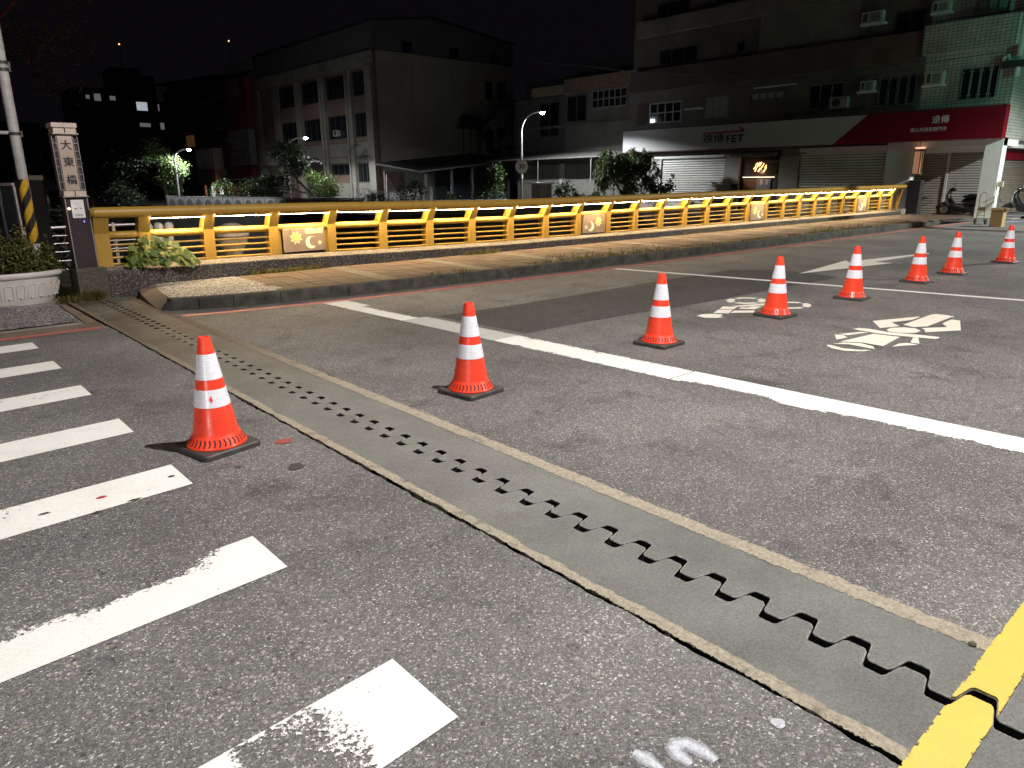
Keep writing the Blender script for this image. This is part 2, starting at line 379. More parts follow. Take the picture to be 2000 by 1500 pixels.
moto = [[(8.38, 3.24), (9.04, 2.98), (8.99, 2.96), (8.74, 2.96), (8.45, 3.06), (8.28, 2.91), (8.03, 3.02)],
 [(8.4, 2.92), (9.28, 2.93), (9.35, 2.9), (9.36, 2.78), (9.31, 2.69), (9.25, 2.71), (8.49, 2.7), (8.33, 2.79)],
 [(8.78, 2.65), (9.11, 2.66), (9.1, 2.57), (8.51, 2.38), (8.14, 2.6), (8.28, 2.66), (8.34, 2.71), (8.6, 2.54)],
 [(7.97, 2.93), (8.13, 2.94), (8.25, 2.86), (8.28, 2.75), (8.18, 2.66), (8.03, 2.66), (7.91, 2.78), (7.9, 2.87)],
 [(7.76, 3.19), (7.87, 3.18), (7.9, 3.09), (7.87, 2.84), (7.94, 2.67), (7.99, 2.42), (7.95, 2.4), (7.86, 2.41), (7.77, 2.68), (7.72, 2.93)],
 [(7.4, 3.18), (7.69, 3.07), (7.7, 3.01), (7.41, 3.09)], [(7.35, 3.2), (7.38, 3.12), (7.31, 3.05), (7.21, 3.06), (7.12, 3.08)],
 [(7.07, 3.01), (7.67, 2.94), (7.71, 2.69), (7.16, 2.64), (7.17, 2.84)],
 [(6.9, 3.02), (7.05, 2.97), (7.13, 2.83), (7.08, 2.7), (6.97, 2.64), (6.98, 2.72), (7.0, 2.9)],
 [(6.83, 3.04), (6.84, 3.0), (6.79, 2.86), (6.83, 2.74), (6.91, 2.64), (6.8, 2.68), (6.7, 2.8), (6.71, 2.93), (6.78, 3.01)],
 [(7.78, 2.59), (7.8, 2.55), (7.52, 2.44), (7.51, 2.52)], [(7.19, 2.57), (7.38, 2.58), (7.47, 2.54), (7.47, 2.43), (7.34, 2.5)]]
polys('motorcycle_symbol', moto)
bike = [[(8.12, 4.89), (8.63, 4.69), (8.7, 4.62), (8.6, 4.56), (8.5, 4.62), (8.15, 4.77)],
 [(7.22, 4.8), (7.35, 4.82), (7.45, 4.77), (7.52, 4.66), (7.46, 4.6), (7.38, 4.59), (7.37, 4.53), (7.26, 4.57), (7.18, 4.67)],
 [(7.81, 4.87), (8.01, 4.95), (8.13, 4.8), (7.92, 4.74)], [(7.51, 4.77), (7.77, 4.86), (7.89, 4.73), (7.62, 4.62)],
 [(7.67, 4.63), (7.86, 4.69), (8.03, 4.52), (7.96, 4.47), (7.9, 4.45)],
 [(8.0, 4.72), (8.11, 4.75), (8.16, 4.69), (8.29, 4.7), (8.37, 4.6), (8.1, 4.56)]]
for cx, cy in ((8.63, 4.985), (8.71, 4.40)):            # two wheels: rings
    for k in range(24):
        if k % 6 == 5: continue
        a, b = 2*math.pi*k/24, 2*math.pi*(k+1)/24
        bike.append([(cx+.19*math.cos(a), cy+.145*math.sin(a)), (cx+.305*math.cos(a), cy+.235*math.sin(a)),
                     (cx+.305*math.cos(b), cy+.235*math.sin(b)), (cx+.19*math.cos(b), cy+.145*math.sin(b))])
polys('bicycle_symbol', bike)
polys('arrow_marking', [[(11.76, 5.85), (14.33, 6.2), (13.96, 5.93), (14.73, 5.99), (17.02, 5.6), (16.85, 5.54), (14.45, 5.69), (14.51, 5.38), (13.54, 5.53)]], m=paint('arrow_paint', (0.74, 0.72, 0.65), 0.05))
# sprayed marks, paint drops and oil spots on the approach road
SPRAY = paint('spray_paint', (0.75, 0.77, 0.80), 0.12, scale=26)
def soft(name, c, a):
    t = NT(name); t.set(c, .7); tr = t.n('BsdfTransparent'); mx = t.n('MixShader')
    t.l(t.g(t.noise(120, 4, .7), [(.3, max(0, 1-a*1.7)), (.7, 1-a*.5)]), mx.inputs[0]); t.l(t.b.outputs[0], mx.inputs[1]); t.l(tr.outputs[0], mx.inputs[2]); t.l(mx.outputs[0], t.out.inputs[0]); return t.m
SOFT1 = soft('spray_haze', (.72, .76, .84), .22); SOFT2 = soft('spray_mid', (.76, .79, .86), .45)
def stroke(name, pts, wd, m, parent, z=0.0032):
    mb = MB(); n = len(pts); L = []; Rr = []
    for i, (x, y) in enumerate(pts):
        ax, ay = pts[max(0, i-1)]; bx, by = pts[min(n-1, i+1)]; d = math.hypot(bx-ax, by-ay) or 1
        nx, ny = -(by-ay)/d, (bx-ax)/d; ww = wd*(0.5 if i in (0, n-1) else 1)
        L.append((x+nx*ww/2, y+ny*ww/2)); Rr.append((x-nx*ww/2, y-ny*ww/2))
    for i in range(n-1): mb.sheet([Rr[i], Rr[i+1], L[i+1], L[i]], z)
    return mb.build(name, m, parent, uv=lambda c: (0.5, 0.5))
for pts in ([(1.362, 1.022), (1.368, 0.985), (1.368, 0.930)], [(1.445, 0.885), (1.448, 0.93), (1.458, 0.95), (1.475, 0.955), (1.50, 0.938), (1.510, 0.895), (1.508, 0.845)]):
    for k, (wd_, m_) in enumerate(((.058, SOFT1), (.044, SOFT1), (.030, SOFT2), (.016, SOFT2))): stroke('sprayed_mark', pts, wd_, m_, road, .0032+.0004*k)
def blob(name, cx, cy, rx, ry, m, z=0.0042, seed=1, parent=None):
    q = random.Random(seed); n = 14
    MB().sheet([(cx+rx*math.cos(2*math.pi*k/n)*q.uniform(.75, 1.15), cy+ry*math.sin(2*math.pi*k/n)*q.uniform(.75, 1.15)) for k in range(n)], z).build(name, m, parent or road, uv=lambda c: (0.5, 0.5))
DARKSPOT = plain('tar_spot', (0.07, 0.06, 0.055), 0.7); REDSPOT = paint('red_spot', (0.36, 0.07, 0.06), 0.09, scale=30)
REDBIT = plain('red_bit', (0.45, 0.05, 0.06), 0.5); MANH = paint('white_spot', (0.62, 0.62, 0.6), 0.13, scale=40)
for x, y, a, b, m in ((1.73, 4.12, .055, .05, REDSPOT), (0.66, 3.98, .028, .016, REDBIT), (0.78, 3.83, .035, .012, DARKSPOT), (0.60, 3.80, .03, .012, DARKSPOT), (1.02, 4.02, .02, .016, DARKSPOT), (1.60, 3.68, .055, .05, DARKSPOT), (1.35, 3.90, .02, .016, DARKSPOT), (0.40, 3.96, .028, .014, DARKSPOT), (0.26, 6.33, .10, .02, REDSPOT), (1.77, 0.80, .022, .022, SOFT2)):
    blob('paint_spot', x, y, a, b, m, seed=int(x*100))

# ------------------------------------------------------------------ expansion joint across the road
joint = thing('expansion_joint', 'grey saw-toothed expansion joint strip running across the road at the bridge end', 'expansion joint', (2.27, 4.5, 0))
JM = NT('joint_mortar')
nz = JM.noise(95, 4, 0.65); sep = JM.n('SeparateXYZ'); JM.l(JM.co(), sep.inputs[0])
cc = JM.ramp(nz, [(0.28, (0.15, 0.156, 0.148)), (0.55, (0.235, 0.243, 0.23)), (0.75, (0.31, 0.32, 0.30)), (0.85, (0.42, 0.41, 0.38))])
dirt = JM.math('MULTIPLY', JM.g(JM.noise(1.3, 6, 0.7), [(0.35, 0.35), (0.65, 1.0)]), JM.g(JM.math('MULTIPLY', sep.outputs[1], 0.1), [(0.50, 0.0), (0.78, 0.92)]))
cc = JM.mix(dirt, cc, JM.ramp(JM.noise(60, 4), [(0.3, (0.034, 0.020, 0.015)), (0.7, (0.080, 0.050, 0.037))]))
cc = JM.mix(1.0, cc, JM.g(JM.noise(2.2, 6, 0.7), [(0.3, 0.72), (0.7, 1.15)]), 'MULTIPLY')
JM.set(cc, 0.42); JM.bump(JM.math('ADD', JM.noise(150, 3, 0.7), JM.math('MULTIPLY', JM.noise(14, 4), 0.8)), 1.0, 0.010)
PER, Y0, Y1 = 0.1915, -3.06, 11.55
HI, LO = 2.325, 2.222
def comb(ya, yb, dx):
    """points of the toothed edge from ya to yb"""
    pts = []; k0 = math.floor((ya-Y0)/PER)-1; k1 = math.ceil((yb-Y0)/PER)+1
    raw = []
    for k in range(k0, k1):
        b = Y0+k*PER
        raw += [(LO, b+.004), (LO+.012, b+.0), (HI-.012, b-.020+.0), (HI, b-.016)] if False else []
        raw += [(HI-.012, b), (HI, b+.010), (HI, b+.068), (HI-.012, b+.078), (LO+.012, b+.095), (LO, b+.105), (LO, b+.163), (LO+.012, b+.173)]
    out = []
    for (x0, a), (x1, b2) in zip(raw, raw[1:]):
        if a <= ya < b2: out.append((x0+(x1-x0)*(ya-a)/(b2-a)+dx, ya))
        if ya < b2 < yb: out.append((x1+dx, b2))
        if a <= yb < b2: out.append((x0+(x1-x0)*(yb-a)/(b2-a)+dx, yb)); break
    return out
GAP = 0.051
near = comb(Y0, Y1, 0); far = comb(Y0, Y1, GAP)
def comb_slab(pts, xo, ztop, zbot, side):
    """strip between the toothed edge and a straight side, built as quads so it stays clean"""
    mb = MB(); n = len(pts)
    vs = []
    for x, y in pts: vs += [(x, y, ztop), (xo, y, ztop), (x, y, zbot)]
    fs = []
    for i in range(n-1):
        a, b = i*3, (i+1)*3
        f1 = (a, a+1, b+1, b); f2 = (a, b, b+2, a+2)
        if side > 0: fs += [f1, f2]
        else: fs += [f1[::-1], f2[::-1]]
    return mb.add(vs, fs)
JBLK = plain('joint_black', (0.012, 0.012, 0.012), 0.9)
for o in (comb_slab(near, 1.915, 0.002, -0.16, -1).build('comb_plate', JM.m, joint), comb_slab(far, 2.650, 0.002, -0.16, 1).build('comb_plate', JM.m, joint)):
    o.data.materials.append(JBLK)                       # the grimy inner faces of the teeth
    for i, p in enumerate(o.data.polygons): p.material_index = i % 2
EDGE = NT('worn_edge'); EDGE.set(EDGE.ramp(EDGE.noise(45, 6, .7), [(.35, (.10, .10, .095)), (.55, (.30, .30, .28)), (.8, (.50, .49, .46))]), .4)
for pts_ in (near, far):                                 # rounded, rubbed edges of the teeth
    MB().tube([(x, y, -.0005) for x, y in pts_ if y < 8.5], .0034, 6).build('worn_edge', EDGE.m, joint, True)
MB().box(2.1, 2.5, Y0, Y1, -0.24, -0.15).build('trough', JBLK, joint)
STR = NT('pale_mortar')
n1 = STR.noise(75, 4, 0.7); cc = STR.ramp(n1, [(0.25, (0.12, 0.10, 0.08)), (0.42, (0.30, 0.265, 0.20)), (0.7, (0.46, 0.41, 0.32)), (0.85, (0.58, 0.53, 0.43))])
cc = STR.mix(STR.g(STR.noise(5, 7, 0.72), [(0.56, 0), (0.66, 0.85)]), cc, (0.13, 0.12, 0.105))
sp2 = STR.n('SeparateXYZ'); STR.l(STR.co(), sp2.inputs[0])
cc = STR.mix(STR.g(STR.math('MULTIPLY', sp2.outputs[1], 0.1), [(0.5, 0), (0.8, 0.85)]), cc, (0.12, 0.085, 0.06))
STR.set(cc, 0.8); STR.bump(STR.noise(90, 4, 0.7), 0.9, 0.008)
su = STR.n('SeparateXYZ'); STR.l(STR.co('UV'), su.inputs[0])
sv = STR.math('ADD', STR.math('ADD', STR.math('MULTIPLY', STR.noise(16, 8, 0.75), 0.5), STR.math('MULTIPLY', STR.noise(70, 5, 0.7), 0.5)), STR.g(su.outputs[1], [(0.0, 0.30), (0.22, 0.05), (0.78, 0.05), (1.0, 0.30)]))
stt = STR.n('BsdfTransparent'); smx = STR.n('MixShader'); STR.l(STR.g(sv, [(0.66, 0), (0.69, 1)]), smx.inputs[0]); STR.l(STR.b.outputs[0], smx.inputs[1]); STR.l(stt.outputs[0], smx.inputs[2]); STR.l(smx.outputs[0], STR.out.inputs[0])
def ragged_strip(xa, xb, za, seed, ampa, ampb, zb):
    q = random.Random(seed); mb = MB(); vs = []; fs = []; N = 520; a = b = 0
    for i in range(N+1):
        y = Y0+(11.3-Y0)*i/N; a = a*0.75+q.uniform(-ampa, ampa)*0.6; b = b*0.75+q.uniform(-ampb, ampb)*0.6
        m = (xa+xb)/2
        vs += [(xa+a, y, zb), (xa+a+0.008, y, za), (m, y, za+q.uniform(0, .004)), (xb+b-0.006, y, za), (xb+b, y, zb)]
    for i in range(N):
        for k in range(4): fs.append((i*5+k, i*5+k+1, (i+1)*5+k+1, (i+1)*5+k))
    return mb.add(vs, fs)
ragged_strip(1.884, 1.962, 0.005, 5, .012, .016, -0.05).build('mortar_strip', STR.m, joint, uv=lambda c: (c.y, (c.x-1.884)/.078))
ragged_strip(2.598, 2.722, 0.004, 6, .008, .022, -0.002).build('mortar_strip', STR.m, joint, uv=lambda c: (c.y, (c.x-2.598)/.124))
# yellow centre line laid across road and joint, split by the teeth
YEL = paint('yellow_paint', (0.64, 0.50, 0.075), 0.07, edge=[(0, 1), (0.10, 0), (0.90, 0), (1, 1)], amount=.16, scale=12)
ya, yb = 0.368, 0.492
cn = comb(ya, yb, 0); cf = comb(ya, yb, GAP)
mb = comb_slab(cn, 1.60, 0.008, -0.012, -1); mb.build('yellow_centre_line', YEL, joint, uv=lambda c: (.5, (c.y-ya)/(yb-ya)))
mb = comb_slab(cf, 2.80, 0.008, -0.012, 1); mb.build('yellow_centre_line', YEL, joint, uv=lambda c: (.5, (c.y-ya)/(yb-ya)))
q = random.Random(9); edge = [(2.80+i*0.25, q.uniform(-.006, .006)) for i in range(40)]
mb = MB()
for (a, d), (b, e) in zip(edge, edge[1:]): mb.add([(a, ya-d, .006), (b, ya-e, .006), (b, yb+e, .006), (a, yb+d, .006)], [(0, 1, 2, 3)])
mb.build('yellow_centre_line', YEL, deck, uv=lambda c: (.5, (c.y-ya)/(yb-ya)))

# ------------------------------------------------------------------ traffic cones
ORANGE = NT('cone_orange'); oi_ = ORANGE.n('ObjectInfo'); va = ORANGE.n('VectorMath', operation='ADD'); ORANGE.l(ORANGE.co(), va.inputs[0])
vm = ORANGE.n('VectorMath', operation='SCALE'); vm.inputs[0].default_value = (31, 17, 5); ORANGE.l(oi_.outputs['Random'], vm.inputs['Scale']); ORANGE.l(vm.outputs[0], va.inputs[1]); vco = va.outputs[0]
oc = ORANGE.ramp(ORANGE.noise(5, 5, co=vco), [(0.3, (0.90, 0.052, 0.022)), (0.7, (1.0, 0.080, 0.034))])
oc = ORANGE.mix(ORANGE.g(ORANGE.noise(13, 9, 0.78, co=vco, dist=1.5), [(0.56, 0), (0.70, 0.6)]), oc, (0.22, 0.035, 0.02))
oc = ORANGE.mix(ORANGE.g(ORANGE.noise(30, 8, 0.8, co=vco), [(0.66, 0), (0.70, 0.6)]), oc, (0.75, 0.35, 0.28))
ORANGE.set(oc, ORANGE.g(ORANGE.noise(9, 5, co=vco), [(0.3, 0.25), (0.7, 0.48)]), spec=0.5)
RUB = plain('black_rubber', (0.055, 0.05, 0.047), 0.6, var=0.3, scale=9, bump=0.2)
BAND = NT('reflective_sheet')
uvn = BAND.n('SeparateXYZ'); BAND.l(BAND.co('UV'), uvn.inputs[0])
cmbn = BAND.n('CombineXYZ'); BAND.l(uvn.outputs[0], cmbn.inputs[0]); BAND.l(uvn.outputs[1], cmbn.inputs[1])
brk = BAND.n('TexBrick'); brk.inputs['Scale'].default_value = 1; brk.inputs['Brick Width'].default_value = 0.05; brk.inputs['Row Height'].default_value = 0.016
brk.inputs['Mortar Size'].default_value = 0.002; brk.inputs['Color1'].default_value = (0.80, 0.81, 0.90, 1); brk.inputs['Color2'].default_value = (0.92, 0.93, 0.99, 1); brk.inputs['Mortar'].default_value = (0.78, 0.78, 0.87, 1)
BAND.l(cmbn.outputs[0], brk.inputs['Vector']); BAND.set(brk.outputs['Color'], 0.3, spec=0.6)
def cone_r(z): return 0.132-(z-0.115)*(0.132-0.034)/(0.70-0.115)
cone = thing('traffic_cone', 'x', 'traffic cone', (0, 0, 0), 'orange traffic cones across the lane')
def rrect(hx, hy, r, n=5):
    out = []
    for cx, cy, a0 in ((hx-r, hy-r, 0), (-hx+r, hy-r, 90), (-hx+r, -hy+r, 180), (hx-r, -hy+r, 270)):
        for k in range(n+1): a = R(a0+90*k/n); out.append((cx+r*math.cos(a), cy+r*math.sin(a)))
    return out
p0 = rrect(.188, .192, .03); p1 = rrect(.180, .184, .026); mb = MB(); n = len(p0)
vs = [(x, y, 0.0) for x, y in p0]+[(x, y, .028) for x, y in p0]+[(x, y, .036) for x, y in p1]
fs = [tuple(range(n))[::-1], tuple(range(2*n, 3*n))]+[(k*n+i, k*n+(i+1) % n, (k+1)*n+(i+1) % n, (k+1)*n+i) for k in (0, 1) for i in range(n)]
mb.add(vs, fs).build('rubber_base', RUB, cone, True)
prof = [(.150, .036), (.174, .037), (.175, .044), (.168, .056), (.152, .082), (.139, .103), (.134, .112), (.131, .125)]
prof += [(cone_r(z), z) for z in (0.28, 0.40, 0.60, 0.690)]+[(.033, .698), (.028, .700), (.026, .694), (.024, .60)]
MB().lathe(prof, 40, close=False).build('cone_body', ORANGE.m, cone, True)
def band(z0, z1):
    N = 40; vs = []; zs = [z0, z0+.001, z1-.001, z1]; rs = [cone_r(z0)+.0002, cone_r(z0)+.0018, cone_r(z1)+.0018, cone_r(z1)+.0002]
    for k in range(N):
        t = 2*math.pi*k/N; vs += [(r*math.cos(t), r*math.sin(t), z) for r, z in zip(rs, zs)]
    fs = [(k*4+i, ((k+1) % N)*4+i, ((k+1) % N)*4+i+1, k*4+i+1) for k in range(N) for i in range(3)]
    return MB().add(vs, fs).build('reflective_band', BAND.m, cone, True, uv=lambda c: (math.atan2(c.y, c.x)*0.09, c.z))
band(.449, .600); band(.283, .389)
mb = MB(); NS = 34                                             # arrow-shaped openings round the flared skirt
def skirt(a, t):                                              # t 0..1 up the skirt
    r = 0.1712-(0.1712-0.1425)*t+.0012; z = .051+(.0985-.051)*t
    return (r*math.cos(a), r*math.sin(a), z)
for k in range(NS):
    a = 2*math.pi*k/NS; s = 0.034; d = 0.042
    mb.add([skirt(a, 0.08), skirt(a+s*1.7, 0.08), skirt(a+s*1.7+d, .5), skirt(a+s*1.7, .92), skirt(a, .92), skirt(a+d, .5)], [(0, 1, 2, 5), (5, 2, 3, 4)])
v = mb.build('vent_slots', plain('vent_dark', (0.03, 0.012, 0.01), 0.8, bump=0), cone); v['kind'] = 'stuff'
cones = [
 ((1.383, 4.31), 11, 'nearest cone, between zebra crossing and toothed joint, a red nick in its lower band'),
 ((3.28, 4.175), 6.5, 'traffic cone between the toothed joint and the wide white stop line'),
 ((5.68, 4.195), 2, 'traffic cone standing just past the wide white stop line'),
 ((7.90, 4.17), -3, 'traffic cone covering part of the white bicycle symbol'),
 ((9.80, 4.10), 4, 'traffic cone in front of the white arrow, just before the thin lane line'),
 ((12.09, 4.10), -4, 'traffic cone beyond the thin lane line, over the tail of the white arrow'),
 ((13.55, 4.06), 3, 'second farthest traffic cone, on plain asphalt past the white arrow'),
 ((16.04, 3.94), -6, 'farthest traffic cone, at the right edge in front of the cardboard box')]
for i, ((x, y), rz, lab) in enumerate(cones):
    if i == 0:
        first = cone
    else:
        dup(cone, (x, y, 0.0), R(rz), lab)
cone.location = (cones[0][0][0], cones[0][0][1], 0.0); cone.rotation_euler = (0, 0, R(cones[0][1])); cone['label'] = cones[0][2]
# red nick on the lower band of the nearest cone (built on the band surface facing the camera)
ac = R(-112-11); z0 = .335; vs = []
for da, dz in ((-.10, 0.0), (.05, .024), (.12, -.004), (.06, -.020)):
    r = cone_r(z0+dz)+.0032; vs.append((r*math.cos(ac+da), r*math.sin(ac+da), z0+dz))
nick = MB().add(vs, [(0, 3, 2, 1)]).build('red_nick', ORANGE.m); nick.parent = cone
# ------------------------------------------------------------------ pavement along the bridge: bed, tiles, pebble bands, kerb stones
KZ = 0.15
def kerb_y(x): return lerp([(2.72, 9.64), (3.1, 9.49), (3.7, 9.31), (5.6, 9.12), (8, 9.0), (12, 8.91), (30, 8.88)], x)
pv = MB()
xs = [2.90, 3.2, 3.6, 4.2]+[5+i for i in range(26)]
for a, b in zip(xs, xs[1:]):
    ka, kb = kerb_y(a)+.15, kerb_y(b)+.15
    pv.add([(a, ka, KZ-.03), (b, kb, KZ-.03), (b, 11.40, KZ-.03), (a, 11.40, KZ-.03)], [(0, 1, 2, 3)])
pave = pv.build('pavement', plain('tile_bed', (0.07, 0.055, 0.042), 0.95, scale=8)); tag(pave, 'tiled pavement along the yellow bridge railing', kind='structure')
# washed-pebble ramp at the joint end: slopes from the joint up to pavement level
mb = MB(); N = 14
L = [(2.80, 9.62), (2.77, 10.0), (2.76, 10.6), (2.78, 11.36)]
rim = []
# curved brown edging strip: outer foot and inner lip follow the kerb radius
ro = [(2.83, 11.36), (2.74, 10.95), (2.69, 10.55), (2.66, 10.2), (2.65, 10.0), (2.66, 9.85), (2.69, 9.72)]
ri = [(3.06, 11.36), (2.95, 10.90), (2.88, 10.50), (2.845, 10.15), (2.83, 9.95), (2.845, 9.80), (2.89, 9.67)]
zo = [.085, .075, .055, .03, .012, .004, .004]; zi = [.145, .142, .138, .132, .125, .12, .118]
mb = MB(); vs = []
for (x, y), (x2, y2), a, b in zip(ro, ri, zo, zi): vs += [(x-.012, y, -.03), (x, y, a), (x2, y2, b)]
N = len(ro)
mb.add(vs, [(i*3+k, (i+1)*3+k, (i+1)*3+k+1, i*3+k+1) for i in range(N-1) for k in range(2)]).build('ramp_edging', BROWN, pave, True)
mb = MB(); vs = []
for (x, y), b in zip(ri, zi):
    yk = max(y, kerb_y(x)+.14); vs += [(x, y, b), (3.45, max(y, kerb_y(3.45)+.14), KZ-.001), (4.225, max(y, kerb_y(4.2)+.14), KZ)]
mb.add(vs, [(i*3+k, (i+1)*3+k, (i+1)*3+k+1, i*3+k+1) for i in range(N-1) for k in range(2)])
k0 = (N-1)*3
mb.add([(3.45, kerb_y(3.45)+.13, KZ-.001), (4.225, kerb_y(4.225)+.13, KZ), vs[k0+2], vs[k0+1]], [(0, 1, 2, 3)])
mb.add([vs[k0], (3.1, kerb_y(3.1)+.13, KZ-.006), (3.45, kerb_y(3.45)+.13, KZ-.001), vs[k0+1]], [(0, 1, 2, 3)])
mb.build('pebble_ramp', PEB_L, pave)
PEB_D = pebble('pebble_band_floor', (0.08, 0.065, 0.05), (0.24, 0.21, 0.17), 70, 0.6)
TILE = NT('clay_tile'); oi = TILE.n('ObjectInfo')
cc = TILE.ramp(oi.outputs['Random'], [(0, (0.085, 0.052, 0.036)), (0.5, (0.105, 0.064, 0.044)), (1, (0.13, 0.080, 0.054))])
cc = TILE.mix(1.0, cc, TILE.g(TILE.noise(7, 7, 0.7), [(0.3, 0.62), (0.7, 1.15)]), 'MULTIPLY')
TILE.set(cc, 0.75); TILE.bump(TILE.noise(70, 4), 0.35, 0.004)
TX, TY = 0.306, 0.292
tmesh = None; far_tiles = MB(); nt = 0
bays = [4.235]; b0 = 5.83
bands_x = [b0+1.83*i for i in range(14)]
bays_list = [(4.235, bands_x[0])]+[(bx+0.30, bx+1.83) for bx in bands_x]
for bx0, bx1 in bays_list:
    ncol = round((bx1-bx0)/TX); tw = (bx1-bx0)/ncol
    for c in range(ncol):
        x = bx0+c*tw
        yk = kerb_y(x+tw/2)+.155
        for r in range(8):
            y1 = 11.325-r*TY; y0 = y1-TY
            if y1 < yk+.05: continue
            y0c = max(y0, yk)
            sk = -0.085*(11.3-y1)                       # courses run slightly skew to the wall
            nt += 1
            if nt <= 290 and y0c == y0:
                if tmesh is None:
                    o = MB().cbox(.004, TX-.006, .004, TY-.004, -.03, 0, .006).build('tile', TILE.m, pave); tmesh = o.data
                else:
                    o = bpy.data.objects.new('tile', tmesh); col.objects.link(o); attach(o, pave)
                o.location = (x+sk, y0, KZ+rnd.uniform(-.003, .003)); o.rotation_euler = (rnd.uniform(-.006, .006), rnd.uniform(-.006, .006), 0); o.scale = (tw/TX, 1, 1)
            else:
                h = KZ+rnd.uniform(-.003, .003); far_tiles.cbox(x+sk+.004, x+sk+tw-.004, y0c+.004, y1-.004, KZ-.03, h, .006)
o = far_tiles.build('tiles', TILE.m, pave); o['kind'] = 'stuff'
for bx in bands_x:
    x0, x1 = bx+.004, bx+.296; k = kerb_y(bx)+.155
    sk = -.085*(11.3-k)
    mb = MB().prism([(x0, 11.325), (x0+sk, k), (x1+sk, k), (x1, 11.325)], KZ-.03, KZ+.002)
    mb.build('pebble_band', PEB_D, pave)
KERB = plain('kerb_concrete', (0.042, 0.040, 0.033), 0.9, var=0.8, scale=5, bump=0.9, bd=0.010, grime=0.9)
def kerb_stone(xa, xb, drop=0.0):
    ya, yb = kerb_y(xa), kerb_y(xb); mb = MB(); t = 0.15
    z = KZ+.004
    vs = [(xa, ya, -.02), (xb, yb, -.02), (xb, yb+t, -.02), (xa, ya+t, -.02), (xa, ya+.004, z-.025), (xb, yb+.004, z-.025-drop), (xb, yb+t, z-drop), (xa, ya+t, z), (xa, ya+.03, z), (xb, yb+.03, z-drop)]
    fs = [(0, 3, 2, 1), (0, 1, 5, 4), (4, 5, 9, 8), (8, 9, 6, 7), (1, 2, 6, 9, 5), (2, 3, 7, 6), (3, 0, 4, 8, 7)]
    return mb.add(vs, fs).build('kerb_stone', KERB, pave)
kx = [2.74, 3.05, 3.45, 4.05]
for a, b in zip(kx, kx[1:]): kerb_stone(a+.004, b-.004)
x = 4.05
while x < 27.5:
    L = rnd.uniform(0.95, 1.05); kerb_stone(x+.005, x+L-.005, 0.0 if x < 25.6 else 0.05); x += L
# broken dark end of the kerb
mb = MB(); q = random.Random(2)
vs = [(2.62+q.uniform(-.02, .02), 9.69, 0), (2.76, 9.61, 0), (2.82, 9.79, 0), (2.70, 9.87, 0), (2.68, 9.71, .09), (2.75, 9.64, .125), (2.81, 9.78, .14), (2.74, 9.82, .10)]
mb.add(vs, [(0, 3, 2, 1), (4, 5, 6, 7), (0, 1, 5, 4), (1, 2, 6, 5), (2, 3, 7, 6), (3, 0, 4, 7)]).build('kerb_stone', plain('kerb_dark', (0.03, 0.028, 0.026), 0.9, bump=0.8, scale=9), pave)
# gutter dirt in front of the kerb
mb = MB(); q = random.Random(12); xs = [2.9+i*.12 for i in range(205)]; a = 0
prev = None
for x in xs:
    a = a*.7+q.uniform(-.02, .02); p = (kerb_y(x)-.055+a, kerb_y(x)+.01)
    if prev: mb.add([(px, prev[0], .0022), (x, p[0], .0022), (x, p[1], .0022), (px, prev[1], .0022)], [(0, 1, 2, 3)])
    prev = p; px = x
mb.build('gutter_dirt', plain('gutter_dirt', (0.075, 0.062, 0.045), 0.95, var=0.5, scale=9), deck)
# pavement end ramp beyond the kerb
MB().add([(27.6, 8.7, .11), (30.3, 8.7, .004), (30.3, 11.4, .004), (27.6, 11.4, .12)], [(0, 1, 2, 3)]).build('ramp_end', CONC, pave)

# ------------------------------------------------------------------ low pebble-washed wall that carries the railing
def wz(x): return lerp([(2.4, .435), (5, .415), (7, .375), (10, .335), (31, .335)], x)
def rz(x): return lerp([(2.4, .07), (6, .05), (10, 0), (15, .03), (20, .055), (31, .10)], x)
wall = thing('parapet_wall', 'long low dark pebble-finished wall beneath the yellow railing', 'wall', (16, 11.5, 0))
xs = [2.455]+[3+i for i in range(28)]+[30.6]
mb = MB(); n = len(xs); vs = []
for x in xs: vs += [(x, 11.335, -.02), (x, 11.335, wz(x)-.062), (x, 11.345, wz(x)-.052), (x, 11.475, wz(x)-.002), (x, 11.80, wz(x)), (x, 11.80, -3.2)]
fs = [(i*6+k, (i+1)*6+k, (i+1)*6+k+1, i*6+k+1) for i in range(n-1) for k in range(5)]
fs += [(0, 1, 2, 3, 4, 5), tuple((n-1)*6+k for k in (5, 4, 3, 2, 1, 0))]
mb.add(vs, fs).build('wall_body', PEB_W, wall)
mb = MB(); vs = []
for x in xs: vs += [(x, 11.341, wz(x)-.058), (x, 11.341, wz(x)-.049), (x, 11.470, wz(x)+.002), (x, 11.66, wz(x)+.003), (x, 11.66, wz(x)-.001)]
mb.add(vs, [(i*5+k, (i+1)*5+k, (i+1)*5+k+1, i*5+k+1) for i in range(n-1) for k in range(4)]).build('lit_wall_top', pebble('lit_top_pebble', (0.07, 0.06, 0.05), (0.32, 0.28, 0.24), 70, 0.6), wall)  # same wash as the body, painted paler for light on the wall top
MB().cbox(2.07, 2.448, 11.33, 11.84, -.05, .445, .012).build('end_block', pebble('end_block_wash', (0.05, 0.045, 0.032), (0.17, 0.15, 0.11), 80, 0.35), wall)
MB().cbox(30.61, 31.0, 11.30, 11.85, -.05, .36, .012).build('end_block', CONC, wall)

